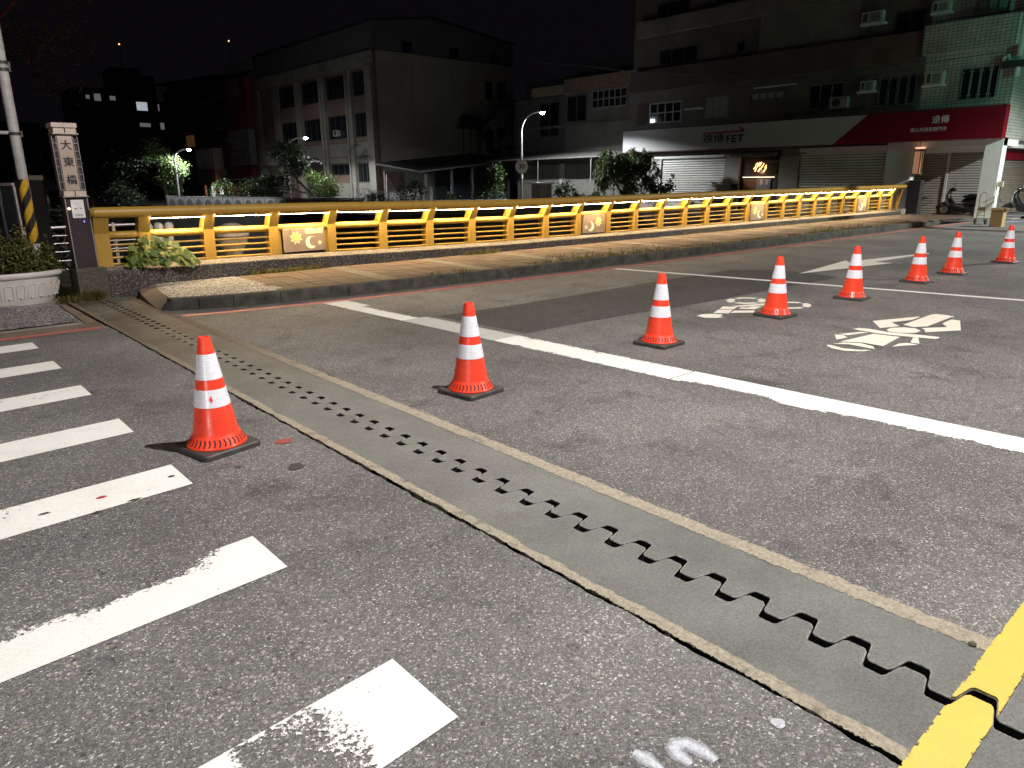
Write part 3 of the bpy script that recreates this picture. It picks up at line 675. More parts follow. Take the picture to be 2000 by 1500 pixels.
# ------------------------------------------------------------------ yellow bridge railing with light strips
YP = NT('yellow_railing_paint')
cc = YP.mix(YP.g(YP.noise(2.5, 6, 0.65), [(0.4, 0), (0.8, 0.35)]), (0.35, 0.212, 0.036), (0.28, 0.17, 0.030))
cc = YP.mix(YP.g(YP.noise(22, 6, 0.75), [(0.66, 0), (0.72, 0.7)]), cc, (0.25, 0.17, 0.05))
ys_ = YP.n('SeparateXYZ'); YP.l(YP.co(), ys_.inputs[0]); yc_ = YP.n('CombineXYZ'); YP.l(ys_.outputs[0], yc_.inputs[0]); YP.l(ys_.outputs[1], yc_.inputs[1]); YP.l(YP.math('MULTIPLY', ys_.outputs[2], .12), yc_.inputs[2])
cc = YP.mix(YP.g(YP.noise(16, 7, 0.7, co=yc_.outputs[0]), [(0.54, 0), (0.70, 0.55)]), cc, (0.13, 0.075, 0.025))     # dirt runs and rust
YP.set(cc, 0.42, spec=0.4); YP.bump(YP.noise(40, 3), 0.08, 0.003); YP = YP.m
LED = emit('light_strip_warm', (1.0, 0.72, 0.38), 92)
LEDH = plain('strip_housing', (0.5, 0.48, 0.42), 0.4, bump=0)
rail = thing('bridge_railing', 'long yellow metal bridge railing with glowing light strips under its handrail', 'railing', (16, 11.5, .35))
HY = 11.39
hx = [2.36, 2.40]+[3+i for i in range(28)]+[30.85, 30.93]
def hz(x): return 1.115+rz(x)
MB().tube([(x, HY, hz(x)) for x in hx], [.045]+[.077]*(len(hx)-2)+[.045], 18).build('handrail', YP, rail, True)
posts = [2.48, 3.04]+[3.96+1.04*k for k in range(26)]
def post(x, wd=.155):
    d = rz(x); b = wz(x)-.005; k = .825+d; t = hz(x)-.05
    prof = [(11.475, b), (11.475, k), (11.35, t), (11.52, t), (11.66, k+.02), (11.66, b)]
    MB().prism(prof, x-wd/2, x+wd/2, 'x').build('post', YP, rail)
for x in posts: post(x, .19 if x < 2.6 else .155)
# sun, moon and star panels
PANEL = plain('tan_panel', (0.27, 0.195, 0.135), 0.6, var=0.15, scale=3, bump=0.1, grime=0.25)
PALE = plain('pale_cutout', (0.80, 0.70, 0.36), 0.5, var=0.1); SUNY = plain('sun_yellow', (0.80, 0.63, 0.14), 0.5, var=0.1)
WHT = plain('moon_cream', (0.84, 0.78, 0.55), 0.5, var=0.06)
STEEL = plain('zinc_clip', (0.35, 0.33, 0.28), 0.4, 0.6)
def sunmoon(x0, x1, mirror, note):
    d = rz((x0+x1)/2); zb = wz(x0)+.035; zt = .775+d; y = 11.47
    p = MB().cbox(x0, x1, y, y+.03, zb, zt, .004).build('sign_panel', PANEL, rail); tag(p, note)
    W = x1-x0; H = zt-zb
    def P(u, v): return (x0+(1-u if mirror else u)*W, zb+v*H)
    def flat(name, pts, m):
        MB().prism([P(u, v) for u, v in pts], y-.004, y-.0005, 'y').build(name, m, p)
    a = H/W                                            # keep shapes round
    cx, cy, r = .30, .60, .125
    flat('sun', [(cx+r*a*math.cos(2*math.pi*k/20), cy+r*math.sin(2*math.pi*k/20)) for k in range(20)], SUNY)
    for k in range(16):
        t = 2*math.pi*k/16+.1; r0, r1 = .155, (.30 if k % 2 else .235)
        w_ = .030
        pts = [(r0, -w_*.8), (r1*.85, -w_), (r1, 0), (r1*.85, w_), (r0, w_*.8)]
        flat('sun_ray', [(cx+a*(u*math.cos(t)-v*math.sin(t)), cy+u*math.sin(t)+v*math.cos(t)) for u, v in pts], PALE)
    mx, my, mr = .66, .36, .27
    out = [(mx+a*mr*math.cos(t), my+mr*math.sin(t)) for t in [R(70+i*(235)/18) for i in range(19)]]
    inn = [(mx+a*.13+a*mr*.80*math.cos(t), my+.055+mr*.80*math.sin(t)) for t in [R(285-i*(215)/14) for i in range(15)]]
    flat('moon', out+inn, WHT)
    sx_, sy_ = .875, .33
    flat('star', [(sx_+a*(.13 if k % 2 == 0 else .055)*math.cos(R(90+36*k)), sy_+(.13 if k % 2 == 0 else .055)*math.sin(R(90+36*k))) for k in range(10)], PALE)
    for u in (.18, .80):
        cxp = P(u, 0)[0]; MB().box(cxp-.025, cxp+.025, y-.008, y-.001, zt-.03, zt+.004).build('clip', STEEL, p)
    if not mirror and x0 < 8: flat('pale_patch', [(.53, .74), (.97, .74), (.97, .97), (.53, .97)], plain('panel_patch', (0.55, 0.44, 0.28), 0.6))
pan = {1: (False, 'nearest tan panel: sun left, moon and star right, pale patch above'), 8: (True, 'second tan panel, mirrored with the sun on the right'), 15: (False, 'third tan panel with the sun on the left'), 22: (True, 'farthest tan panel, mirrored with the sun on the right')}
bars_y = 11.545
for i, (a, b) in enumerate(zip(posts, posts[1:])):
    k = i-2; xa, xb = a+.07, b-.07; d = rz((a+b)/2)
    za, zb_ = .795+rz(a), .795+rz(b)
    MB().tube([(xa, 11.53, za), (xa+.02, 11.53, za), (xb-.02, 11.53, zb_), (xb, 11.53, zb_)], [.04, .055, .055, .04], 12).build('mid_rail', YP, rail, True)
    if i >= 1:
        s = 0.055
        def sbox(mb, y0, y1, z0, z1):
            return mb.add([(a+s+.03, y0, hz(a)+z0), (b-s-.03, y0, hz(b)+z0), (b-s-.03, y1, hz(b)+z0), (a+s+.03, y1, hz(a)+z0),
                           (a+s+.03, y0, hz(a)+z1), (b-s-.03, y0, hz(b)+z1), (b-s-.03, y1, hz(b)+z1), (a+s+.03, y1, hz(a)+z1)],
                          [(0, 3, 2, 1), (0, 1, 5, 4), (1, 2, 6, 5), (2, 3, 7, 6), (3, 0, 4, 7), (4, 5, 6, 7)])
        h_ = sbox(MB(), 11.345, 11.455, -.086, -.0785); sbox(h_, 11.339, 11.344, -.0935, -.0785); h_.build('strip_housing', YP, rail)
        sbox(MB(), 11.3445, 11.445, -.098, -.0865).build('light_strip', LED, rail)
    if k in pan:
        for xx in (a+.10, b-.10): MB().box(xx-.03, xx+.03, 11.515, 11.545, wz(xx), .76+rz(xx)).build('panel_bracket', YP, rail)
        sunmoon(a+.15, b-.15, *pan[k]); continue
    for f in (.055, .30, .545, .79):
        z0 = wz(a)+f*(.735+rz(a)-wz(a)); z1 = wz(b)+f*(.735+rz(b)-wz(b))
        MB().tube([(xa, bars_y, z0), (xb, bars_y, z1)], .0165, 8).build('rod', YP, rail, True)
# raking end strut at the far end
MB().prism([(11.35, 1.1), (11.48, 1.1), (11.62, .335), (11.48, .335)], 30.55, 30.62, 'x').build('post', YP, rail)
# ------------------------------------------------------------------ foliage helpers
def leaf_cloud(blobs, size, seed, aspect=0.55, droop=0.3, clump=0.16, per=26, fold=0.25, up=0.0):
    """blobs: (cx,cy,cz, rx,ry,rz, n). Leaves gather in clumps spread through each ellipsoid; every leaf is its own little folded face pair"""
    g = np.random.default_rng(seed); C = []
    for cx, cy, cz, rx, ry, rz_, n in blobs:
        m = max(1, n//per); d = g.normal(size=(m, 3)); d /= np.linalg.norm(d, axis=1)[:, None]
        rr = g.uniform(0.25, 1.0, m)**0.5
        cc = np.array([cx, cy, cz])+d*rr[:, None]*np.array([rx, ry, rz_])
        idx = g.integers(0, m, n); s = clump*np.array([rx, ry, rz_])*1.3
        C.append(cc[idx]+g.normal(size=(n, 3))*s)
    C = np.concatenate(C); n = len(C)
    ax = g.normal(size=(n, 3)); ax[:, 2] = ax[:, 2]*0.6-droop; ax /= np.linalg.norm(ax, axis=1)[:, None]
    t = g.normal(size=(n, 3)); t[:, 2] += up; sd = np.cross(ax, t); sd /= np.linalg.norm(sd, axis=1)[:, None]+1e-9
    nn = np.cross(sd, ax); L = size*g.uniform(0.6, 1.35, n)[:, None]; Wd = L*aspect
    a = C; b = C+ax*L*0.45+sd*Wd*0.5+nn*L*fold*0.3; c = C+ax*L; e = C+ax*L*0.45-sd*Wd*0.5+nn*L*fold*0.3
    V = np.stack([a, b, c, e], 1).reshape(-1, 3); i = np.arange(n)*4
    F = np.concatenate([np.stack([i, i+1, i+2], 1), np.stack([i, i+2, i+3], 1)])
    return V, F
def leaf_obj(name, V, F, m, parent=None):
    me = bpy.data.meshes.new(name); me.vertices.add(len(V)); me.vertices.foreach_set('co', V.astype(np.float32).ravel())
    me.loops.add(len(F)*3); me.loops.foreach_set('vertex_index', F.astype(np.int32).ravel())
    me.polygons.add(len(F)); me.polygons.foreach_set('loop_start', np.arange(len(F), dtype=np.int32)*3)
    me.materials.append(m); me.update(calc_edges=True); me.validate()
    o = bpy.data.objects.new(name, me); col.objects.link(o)
    if parent is not None: attach(o, parent)
    return o
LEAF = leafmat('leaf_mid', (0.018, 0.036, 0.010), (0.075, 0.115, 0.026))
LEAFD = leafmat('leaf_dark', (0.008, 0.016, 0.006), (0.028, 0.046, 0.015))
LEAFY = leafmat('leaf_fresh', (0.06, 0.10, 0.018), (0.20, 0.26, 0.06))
BARK = plain('bark', (0.09, 0.07, 0.05), 0.9, var=0.5, scale=8, bump=0.8, bd=0.01)
def limb_tree(name, label, cat, base, trunk, limbs, blobs, size, m, seed, group=None, **kw):
    """trunk and limbs: lists of (points, r0, r1)"""
    t = thing(name, label, cat, base, group); mb = MB()
    pts, r0, r1 = trunk; n = len(pts)
    mb.tube(pts, [r0+(r1-r0)*i/(n-1) for i in range(n)], 8)
    for p, a, b in limbs: mb.tube(p, [a+(b-a)*i/(len(p)-1) for i in range(len(p))], 6)
    mb.build('trunk', BARK, t, True)
    V, F = leaf_cloud(blobs, size, seed, **kw); leaf_obj('crown', V, F, m, t)
    return t

# ------------------------------------------------------------------ left corner: planter, signal pole, name pillar, dark pillar, river fence
PLW = plain('planter_plastic', (0.54, 0.50, 0.475), 0.5, var=0.1, scale=3, bump=0.08, grime=0.35)
tub = thing('planter_tub', 'large oval off-white planter tub with arched ribs at the left edge', 'planter', (1.27, 11.79, 0))
PX, PY, SX, SY = 1.27, 11.79, .70, .37
prof = [(.74, -.02), (.80, .03), (.87, .12), (.925, .24), (.95, .335), (.955, .35), (1.02, .365), (1.045, .385), (1.045, .41), (1.02, .43), (.95, .435), (.90, .42), (.86, .36)]
MB().lathe(prof, 56, (PX, PY), close=False, sx=SX, sy=SY).build('tub_body', PLW, tub, True)
MB().lathe([(0.001, .37), (.88, .365)], 40, (PX, PY), close=False, sx=SX, sy=SY).build('soil', SOIL, tub)
def tub_r(z): return lerp([(p[1], p[0]) for p in prof[:6]], z)
def tub_pt(t, z, o=.004): r = tub_r(z); return (PX+(r*SX+o)*math.cos(t), PY+(r*SY+o)*math.sin(t), z)
for k in range(13):
    t0 = R(195+k*12.5); hw = R(4.3); pts = []
    for z in (.085, .15, .21): pts.append(tub_pt(t0-hw, z))
    for j in range(7): a = math.pi*(1-j/6); pts.append(tub_pt(t0+hw*math.cos(a), .245+.035*math.sin(a)))
    for z in (.21, .15, .085): pts.append(tub_pt(t0+hw, z))
    MB().tube(pts, .006, 6).build('arch_rib', PLW, tub, True)
    MB().lathe([(.0, .02), (.016, .014), (.02, 0)], 8).build('boss', PLW, tub, True).matrix_parent_inverse = Matrix.Translation(-Vector(tub.location)) @ Matrix.Translation(tub_pt(t0, .105)) @ Matrix.Rotation(t0+math.pi/2, 4, 'Z') @ Matrix.Rotation(R(90), 4, 'X')
bush = thing('potted_shrub', 'dense small-leaved green shrub growing in the off-white planter tub', 'shrub', (PX, PY, .37))
mb = MB(); q = random.Random(4)
for k in range(16):
    x = PX+q.uniform(-.5, .5); y = PY+q.uniform(-.2, .2); mb.tube([(x, y, .35), (x+q.uniform(-.08, .08), y+q.uniform(-.08, .08), .62), (x+q.uniform(-.12, .12), y, .85)], [.010, .007, .003], 5)
mb.build('stem', BARK, bush)
bl = [(PX-.42, PY-.02, .52, .26, .22, .17, 1500), (PX-.10, PY, .60, .22, .22, .24, 1900), (PX+.02, PY+.04, .82, .10, .10, .16, 500), (PX+.20, PY-.02, .60, .22, .20, .22, 1900), (PX+.28, PY+.03, .84, .09, .09, .17, 500), (PX+.46, PY, .50, .18, .18, .16, 1100), (PX+.58, PY+.05, .66, .07, .08, .16, 420), (PX+.64, PY, .45, .10, .12, .10, 350), (PX-.55, PY, .44, .2, .2, .1, 600)]
V, F = leaf_cloud(bl, .040, 11, aspect=.6, clump=.22, per=18, droop=-.2); leaf_obj('foliage', V, F, leafmat('leaf_olive', (0.05, 0.06, 0.014), (0.20, 0.19, 0.055)), bush)

POLE = NT('pole_paint')
sp_ = POLE.n('SeparateXYZ'); POLE.l(POLE.co(), sp_.inputs[0])
GREYP = POLE.ramp(POLE.noise(7, 6, 0.7), [(0.35, (0.30, 0.285, 0.28)), (0.6, (0.44, 0.42, 0.41)), (0.70, (0.40, 0.38, 0.37)), (0.78, (0.13, 0.12, 0.12))])
POLE.set(GREYP, 0.5); POLE.bump(POLE.noise(60, 3), 0.2, 0.003)
WRAP = NT('hazard_wrap'); ws = WRAP.n('SeparateXYZ'); WRAP.l(WRAP.co(), ws.inputs[0])
PXP, PYP = 1.775, 12.22
ang = WRAP.math('ARCTAN2', WRAP.math('SUBTRACT', ws.outputs[1], PYP), WRAP.math('SUBTRACT', ws.outputs[0], PXP))
ph = WRAP.math('SUBTRACT', WRAP.math('DIVIDE', ws.outputs[2], 0.335), WRAP.math('DIVIDE', ang, math.pi))
fr = WRAP.math('FRACT', WRAP.math('ADD', ph, 20.62))
cc = WRAP.ramp(fr, [(0.0, (0.022, 0.018, 0.026)), (0.47, (0.62, 0.36, 0.02))], 'CONSTANT')
cc = WRAP.mix(1.0, cc, WRAP.g(WRAP.noise(30, 5, .7), [(0.3, .6), (0.7, 1.1)]), 'MULTIPLY'); WRAP.set(cc, 0.35)
WRAP.bump(WRAP.noise(18, 4), 0.3, 0.006)
pole = thing('signal_pole', 'grey signal pole with yellow and black striped wrap behind the planter', 'pole', (PXP, PYP, 0))
MB().tube([(PXP, PYP, -.03), (PXP+.01, PYP, 3.4), (PXP+.02, PYP, 5.6)], [.066, .064, .06], 20).build('shaft', POLE.m, pole, True)
MB().lathe([(.0685, .76), (.0690, 1.64)], 24, (PXP, PYP), close=False).build('hazard_wrap', WRAP.m, pole, True)
MB().lathe([(.071, .56), (.0715, .755)], 24, (PXP, PYP), close=False).build('pale_collar', plain('pale_wrap', (0.50, 0.46, 0.50), .6), pole, True)
DKM = plain('dark_metal', (0.05, 0.045, 0.045), 0.5, 0.3)
for z in (2.24, 3.05, 3.14): MB().lathe([(.062, z-.02), (.076, z-.018), (.076, z+.018), (.062, z+.02)], 20, (PXP+.008, PYP), close=False).build('clamp', DKM, pole, True)
MB().box(PXP+.06, PXP+.10, PYP-.02, PYP+.02, 2.20, 2.28).box(PXP+.06, PXP+.10, PYP-.02, PYP+.02, 3.03, 3.15).build('bracket', DKM, pole)
MB().tube([(PXP, PYP, 2.25), (-1.4, PYP, 2.22)], .025, 8).build('arm', POLE.m, pole, True)
# red signal head hung on the pole just outside the frame
sig = thing('traffic_signal', 'traffic signal showing red beside the grey pole', 'traffic light', (1.05, 12.15, 3.6))
MB().cbox(.88, 1.22, 12.05, 12.30, 3.15, 4.15, .03).tube([(1.2, 12.2, 3.6), (PXP, 12.2, 3.6)], .03, 8).build('housing', DKM, sig)
for z, m in ((3.95, emit('signal_red', (1, 0.03, 0.02), 12)), (3.65, DKM), (3.35, DKM)):
    MB().prism([(1.05+.11*math.cos(2*math.pi*k/20), z+.11*math.sin(2*math.pi*k/20)) for k in range(20)], 12.03, 12.05, 'y').build('lens', m, sig)
lamp('signal_light', (1.35, 12.3, 4.3), 260, (1.0, 0.03, 0.03), 0.1, 'SPOT', (2.2, 20, 5.6), 75, .6)

dp = thing('gate_pillar', 'dark blue-black square pillar with a pale cap behind the striped pole', 'pillar', (1.84, 13.0, 0))
DKB = plain('dark_stone', (0.026, 0.031, 0.038), 0.35, var=0.2, scale=2, bump=0.05)
CREAM = plain('cream_stone', (0.42, 0.38, 0.30), 0.7, var=0.15, bump=0.2, grime=0.3)
MB().box(1.53, 1.76, 12.80, 13.2, -.03, 1.585).box(1.76, 2.11, 12.84, 13.2, -.03, 1.63).build('body', DKB, dp)
MB().cbox(1.90, 2.12, 12.80, 13.22, 1.632, 1.70, .008).build('cap', CREAM, dp)
TRIM = plain('pale_trim', (0.36, 0.31, 0.30), 0.6)
MB().box(1.555, 1.745, 12.785, 12.80, 1.555, 1.595).build('trim', TRIM, dp)
MB().box(1.725, 1.75, 12.785, 12.80, .9, 1.55).box(1.72, 1.775, 12.77, 12.80, .66, .96).build('trim', TRIM, dp)

SILV = plain('galvanised_rail', (0.34, 0.32, 0.33), 0.38, 0.7, var=0.15)
rf = thing('river_fence', 'silver horizontal-bar fence behind the planter and pillars', 'fence', (0.6, 13.25, 0))
for z, r in ((.915, .026), (.79, .011), (.67, .011), (.54, .011), (.40, .011), (.265, .011)):
    MB().tube([(-3.5, 13.25, z), (3.62, 13.25, z)], r, 8).build('bar', SILV, rf, True)
for x in (-2.6, -.9, .75, 1.50, 2.47, 3.05): MB().box(x-.022, x+.022, 13.225, 13.275, -.03, .96).build('post', SILV, rf)

np_ = thing('bridge_name_pillar', 'slim dark pillar with a lantern-like bridge name board on top', 'sign', (2.23, 11.56, .445))
PUR = plain('dark_panel_metal', (0.040, 0.032, 0.038), 0.32, 0.3, var=0.25, scale=2.5, bump=0.06)
ALU = plain('frame_alu', (0.52, 0.47, 0.46), 0.3, 0.8, var=0.1)
MB().cbox(2.095, 2.365, 11.43, 11.68, .446, 1.395, .006).build('shaft', PUR, np_)
for x in (2.090, 2.357): MB().box(x, x+.012, 11.418, 11.43, .45, 1.39).build('edge_strip', ALU, np_)
CRM = plain('cream_block', (0.50, 0.41, 0.35), 0.55, var=0.12, grime=.2)
def blocks(z0, z1, w):
    for xa, xb in ((2.228-w/2, 2.222), (2.234, 2.228+w/2)): MB().cbox(xa, xb, 11.40, 11.70, z0, z1, .008).build('cap_block', CRM, np_)
    MB().box(2.228-w/2-.02, 2.228+w/2+.02, 11.385, 11.71, z0-.014, z0-.001).build('cap_plate', ALU, np_)
blocks(1.414, 1.482, .27); blocks(2.222, 2.292, .265)
MB().cbox(2.228-.15, 2.228+.145, 11.38, 11.72, 2.294, 2.352, .006).build('top_cap', CRM, np_)
BRUSH = NT('brushed_steel_panel')
BRUSH.set(BRUSH.ramp(BRUSH.noise(3, 5), [(0.3, (0.42, 0.34, 0.29)), (0.7, (0.55, 0.45, 0.39))]), 0.36, 0.75); BRUSH.bump(BRUSH.noise(200, 2), 0.15, 0.001)
MB().cbox(2.128, 2.302, 11.425, 11.66, 1.487, 2.203, .004).build('name_board', BRUSH.m, np_)
LATT = plain('lattice_dark', (0.06, 0.05, 0.055), 0.4, 0.4)
for x0, x1 in ((2.066, 2.122), (2.312, 2.372)):
    MB().box(x0+.008, x1-.008, 11.47, 11.64, 1.49, 2.20).build('side_glass', LATT, np_)
    for x in (x0, x1-.007): MB().box(x, x+.007, 11.44, 11.455, 1.488, 2.202).build('side_frame', ALU, np_)
    for k in range(8): z = 1.492+k*.1; MB().box(x0+.007, x1-.007, 11.44, 11.455, z, z+.008).build('rung', ALU, np_)
INK = plain('black_lettering', (0.015, 0.012, 0.012), 0.5, bump=0)
for ch, z in (('大', 2.045), ('東', 1.83), ('橋', 1.60)):
    text('lettering', ch, .128, INK, np_, (2.218, 11.421, z+.02), (1, 0, 0), (0, 0, 1), offset=.001, depth=.002); text('lettering', ch, .128, INK, np_, (2.2215, 11.4205, z+.0185), (1, 0, 0), (0, 0, 1), offset=.001, depth=.002)
NOTE = plain('notice_sheet', (0.66, 0.64, 0.64), 0.7, var=0.04, bump=0)
nt_ = MB().box(2.158, 2.312, 11.422, 11.4285, 1.125, 1.365).build('notice_sheet', NOTE, np_)
GR = plain('print_grey', (0.16, 0.16, 0.17), 0.7, bump=0)
mb = MB(); mb.prism([(2.185, 1.247), (2.20, 1.256), (2.222, 1.256), (2.232, 1.243), (2.19, 1.241)], 11.4205, 11.4219, 'y'); mb.prism([(2.244, 1.258), (2.275, 1.256), (2.28, 1.247), (2.268, 1.241)], 11.4205, 11.4219, 'y')
for k in range(8): mb.box(2.19+k*.0115, 2.198+k*.0115, 11.4205, 11.4219, 1.166, 1.175); mb.box(2.188+k*.0118, 2.197+k*.0118, 11.4205, 11.4219, 1.148, 1.158)
for k in range(5): mb.box(2.20+k*.011, 2.207+k*.011, 11.4205, 11.4219, 1.312+.004*math.sin(k*.8), 1.317+.004*math.sin(k*.8))
mb.build('print', GR, nt_)
MB().lathe([(.0, .012), (.012, .010), (.016, 0)], 12).build('up_light', emit('warm_glow', (1, .66, .35), 5), np_, True).matrix_parent_inverse = Matrix.Translation(-Vector(np_.location)) @ Matrix.Translation((2.128, 11.43, 1.25)) @ Matrix.Rotation(R(90), 4, 'X')
lamp('pillar_glow', (2.128, 11.395, 1.255), .06, (1, .68, .38), .01)
MB().prism([(2.285+.0075*math.cos(2*math.pi*k/12), 1.075+.0125*math.sin(2*math.pi*k/12)) for k in range(12)], 11.424, 11.43, 'y').build('blue_led', emit('blue_led', (.02, .02, 1), 4), np_)

# things on the river side of the railing near the pillar
urn = thing('stone_urn', 'pale weathered stone urn seen through the railing rods', 'urn', (4.73, 12.6, -.02))
MB().lathe([(.12, -.02), (.14, .1), (.10, .2), (.16, .42), (.235, .56), (.25, .66), (.285, .69), (.285, .74), (.25, .75), (.22, .84), (.10, .90), (.0, .91)], 28, (4.73, 12.6), close=False).build('urn_body', plain('urn_stone', (0.22, 0.21, 0.20), .8, bump=.4, grime=.5), urn, True)
for k in range(3):
    x = 3.40+.16*k; t = thing('white_post', ('leftmost of the three white round-topped posts behind the railing', 'middle of the three white round-topped posts behind the railing', 'rightmost of the three white round-topped posts behind the railing')[k], 'post', (x, 12.6, 0), 'white round-topped posts behind the railing')
    MB().lathe([(.05, -.02), (.05, .80), (.07, .84), (.075, .90), (.055, .95), (.0, .97)], 16, (x, 12.6), close=False).build('post_body', plain('post_white', (.33, .33, .33), .6), t, True)

# squash-like vine spilling over the first rods
vine = thing('climbing_vine', 'broad-leaved green vine spilling over the railing near its left end', 'plant', (3.05, 11.4, .43))
g = np.random.default_rng(5); Vv = []; Ff = []
def bigleaf(c, d, s, nrm):
    d = d/np.linalg.norm(d); u = np.cross(nrm, d); u /= np.linalg.norm(u); k = len(Vv); n_ = np.cross(d, u)
    for a, b, h in ((0, 0, 0), (-.12, .26, .05), (.18, .50, .02), (.52, .40, .0), (1.0, 0, -.10), (.52, -.40, .0), (.18, -.50, .02), (-.12, -.26, .05), (.42, 0, .07)):
        Vv.append(c+(d*a+u*b+n_*h)*s)
    Ff.extend([(k, k+8, k+1), (k+1, k+8, k+2), (k+2, k+8, k+3), (k+3, k+8, k+4), (k+4, k+8, k+5), (k+5, k+8, k+6), (k+6, k+8, k+7), (k+7, k+8, k)])
path = [np.array(p) for p in ((2.78, 11.42, .50), (2.86, 11.36, .74), (3.02, 11.30, .86), (3.2, 11.27, .80), (3.38, 11.27, .70), (3.52, 11.28, .58), (3.62, 11.30, .50))]
for i in range(190):
    t = g.uniform(0, len(path)-1.001); j = int(t); p = path[j]+(path[j+1]-path[j])*(t-j)
    p = p+np.array([g.normal()*.06, g.normal()*.05-.03, 0]); p[2] = .42+(p[2]-.42)*g.uniform(.12, 1.05)
    bigleaf(p, np.array([g.normal()*.6, -.5+g.normal()*.3, -.6+g.normal()*.4]), g.uniform(.06, .125), np.array([g.normal()*.3, -.8, .8]))
leaf_obj('foliage', np.array(Vv), np.array(Ff), leafmat('leaf_vine', (0.06, 0.12, 0.022), (0.27, 0.32, 0.09), .3), vine)
mb = MB(); mb.tube([(2.70, 11.5, .42)]+[tuple(p) for p in path], [.008]*4+[.005]*4, 6); mb.tube([(2.9, 11.45, .42), (3.05, 11.34, .6), (3.3, 11.3, .62)], .005, 5); mb.build('stem', plain('vine_stem', (.08, .12, .03), .6), vine, True)

# ------------------------------------------------------------------ weeds, grass and litter along wall and kerb
def tufts(spots, seed):
    g = np.random.default_rng(seed); V = []; F = []
    for x, y, z, rad, n, h in spots:
        for _ in range(n):
            a = g.uniform(0, 2*np.pi); r = rad*np.sqrt(g.uniform()); bx, by = x+r*np.cos(a), y+r*np.sin(a)*.45
            hh = h*g.uniform(.4, 1.25); lx, ly = g.normal(size=2)*hh*.4; wv = .0035+g.uniform()*.003; th = g.uniform(0, np.pi)
            dx, dy = wv*np.cos(th), wv*np.sin(th); k = len(V)
            V += [(bx-dx, by-dy, z), (bx+dx, by+dy, z), (bx+lx*.4+dx*.7, by+ly*.4+dy*.7, z+hh*.6), (bx+lx*.4-dx*.7, by+ly*.4-dy*.7, z+hh*.6), (bx+lx, by+ly, z+hh)]
            F += [(k, k+1, k+2), (k, k+2, k+3), (k+3, k+2, k+4)]
    return np.array(V), np.array(F)
sp = []; q = random.Random(21)
for k in range(14): sp.append((4.55+k*.085+q.uniform(-.03, .03), 11.29, KZ, .07, 34, .085))
for k in range(9): sp.append((8.75+k*.11, 11.22, KZ, .09, 32, .10))
for k in range(9): sp.append((9.0+k*.4+q.uniform(-.1, .1), kerb_y(9+k*.4)+.22, KZ, .10, 14, .16))
for k in range(95):
    x = 6.6+k*.2+q.uniform(-.1, .1)
    if q.random() < .72: sp.append((x, kerb_y(x)+.20+q.uniform(-.05, .10), KZ, .13, int(26*q.uniform(.4, 1.4)), .05))
for k in range(16): x = 16+k*.6+q.uniform(-.2, .2); sp.append((x, 11.27, KZ, .12, 18, .10))
for k in range(10): x = 19+k*.35; sp.append((x, kerb_y(x)+.3, KZ, .2, 16, .17))
for k in range(8): sp.append((1.80+k*.05, 11.27+q.uniform(-.05, .05), .0, .06, 40, .10))
for k in range(6): sp.append((2.10+k*.045, 11.30, .0, .05, 44, .16))
for k in range(12): sp.append((4.2+k*.6+q.uniform(-.2, .2), kerb_y(4.2+k*.6)-.03, .0, .06, 8, .04))
V, F = tufts(sp, 3)
o = leaf_obj('grass', V, F, leafmat('grass_dry', (0.05, 0.055, 0.012), (0.22, 0.19, 0.06), .3)); tag(o, 'dry grass and weeds sprouting along the wall and kerb', 'grass', kind='stuff')
g = np.random.default_rng(8); mb = MB()
for _ in range(170):
    if g.uniform() < .5: x = g.uniform(4.4, 14); y = 11.30-abs(g.normal())*.18; z = KZ+.004
    else: x = g.uniform(3.5, 14); y = kerb_y(x)-abs(g.normal())*.08-.01; z = .006
    s = g.uniform(.006, .022); a = g.uniform(0, 6.28)
    mb.add([(x+s*math.cos(a+t)*f, y+s*math.sin(a+t)*f, z+h) for t, f, h in ((0, 1, .001), (1.6, .5, .006), (3.1, 1, .002), (4.7, .5, .004))], [(0, 1, 2, 3)])
o = mb.build('litter', plain('dry_leaf', (0.32, 0.25, 0.15), .8, var=.5, scale=20, bump=0)); tag(o, 'small dry leaves and grit scattered on pavement and gutter', 'litter', kind='stuff')
# ------------------------------------------------------------------ phone-shop building at the far end of the bridge (facade plane X = 32.5)
FX = 32.5; FK = 32.5/31.0
def fy(y): return y*FK
def fz(z): return EYE+(z-EYE)*FK
def fb(mb, y0, y1, z0, z1, out=0.0, inn=0.1):
    """box on the facade: from out metres proud of it to inn metres behind it"""
    a, b = sorted((fy(y0), fy(y1))); c, d = sorted((fz(z0), fz(z1))); return mb.box(FX-out, FX+inn, a, b, c, d)
TILEW = tilegrid('white_wall_tile', (0.50, 0.49, 0.45), (0.16, 0.15, 0.13), .16, .11, 0, 'YZ', .10, .5, .35, .10)
TILES = tilegrid('white_wall_tile_side', (0.50, 0.49, 0.45), (0.16, 0.15, 0.13), .16, .11, 0, 'XZ', .10, .5, .35, .10)
BROWNW = tilegrid('brown_wall_tile', (0.165, 0.13, 0.11), (0.07, 0.06, 0.05), .24, .075, .5, 'YZ', .12, .3, .5, .10)
DARKW = plain('dark_red_parapet', (0.105, 0.062, 0.055), .7, var=.25, scale=.8, bump=.2, grime=.5)
TANW = tilegrid('tan_wall_tile', (0.26, 0.23, 0.185), (0.12, 0.10, 0.085), .2, .09, .5, 'YZ', .1, .3, .5, .10)
CONCW = plain('painted_pillar', (0.70, 0.72, 0.69), .5, var=.06, scale=1.2, bump=.05, grime=.12)
GREYW = plain('grey_render', (0.30, 0.27, 0.25), .8, var=.2, scale=1, bump=.2, grime=.4)
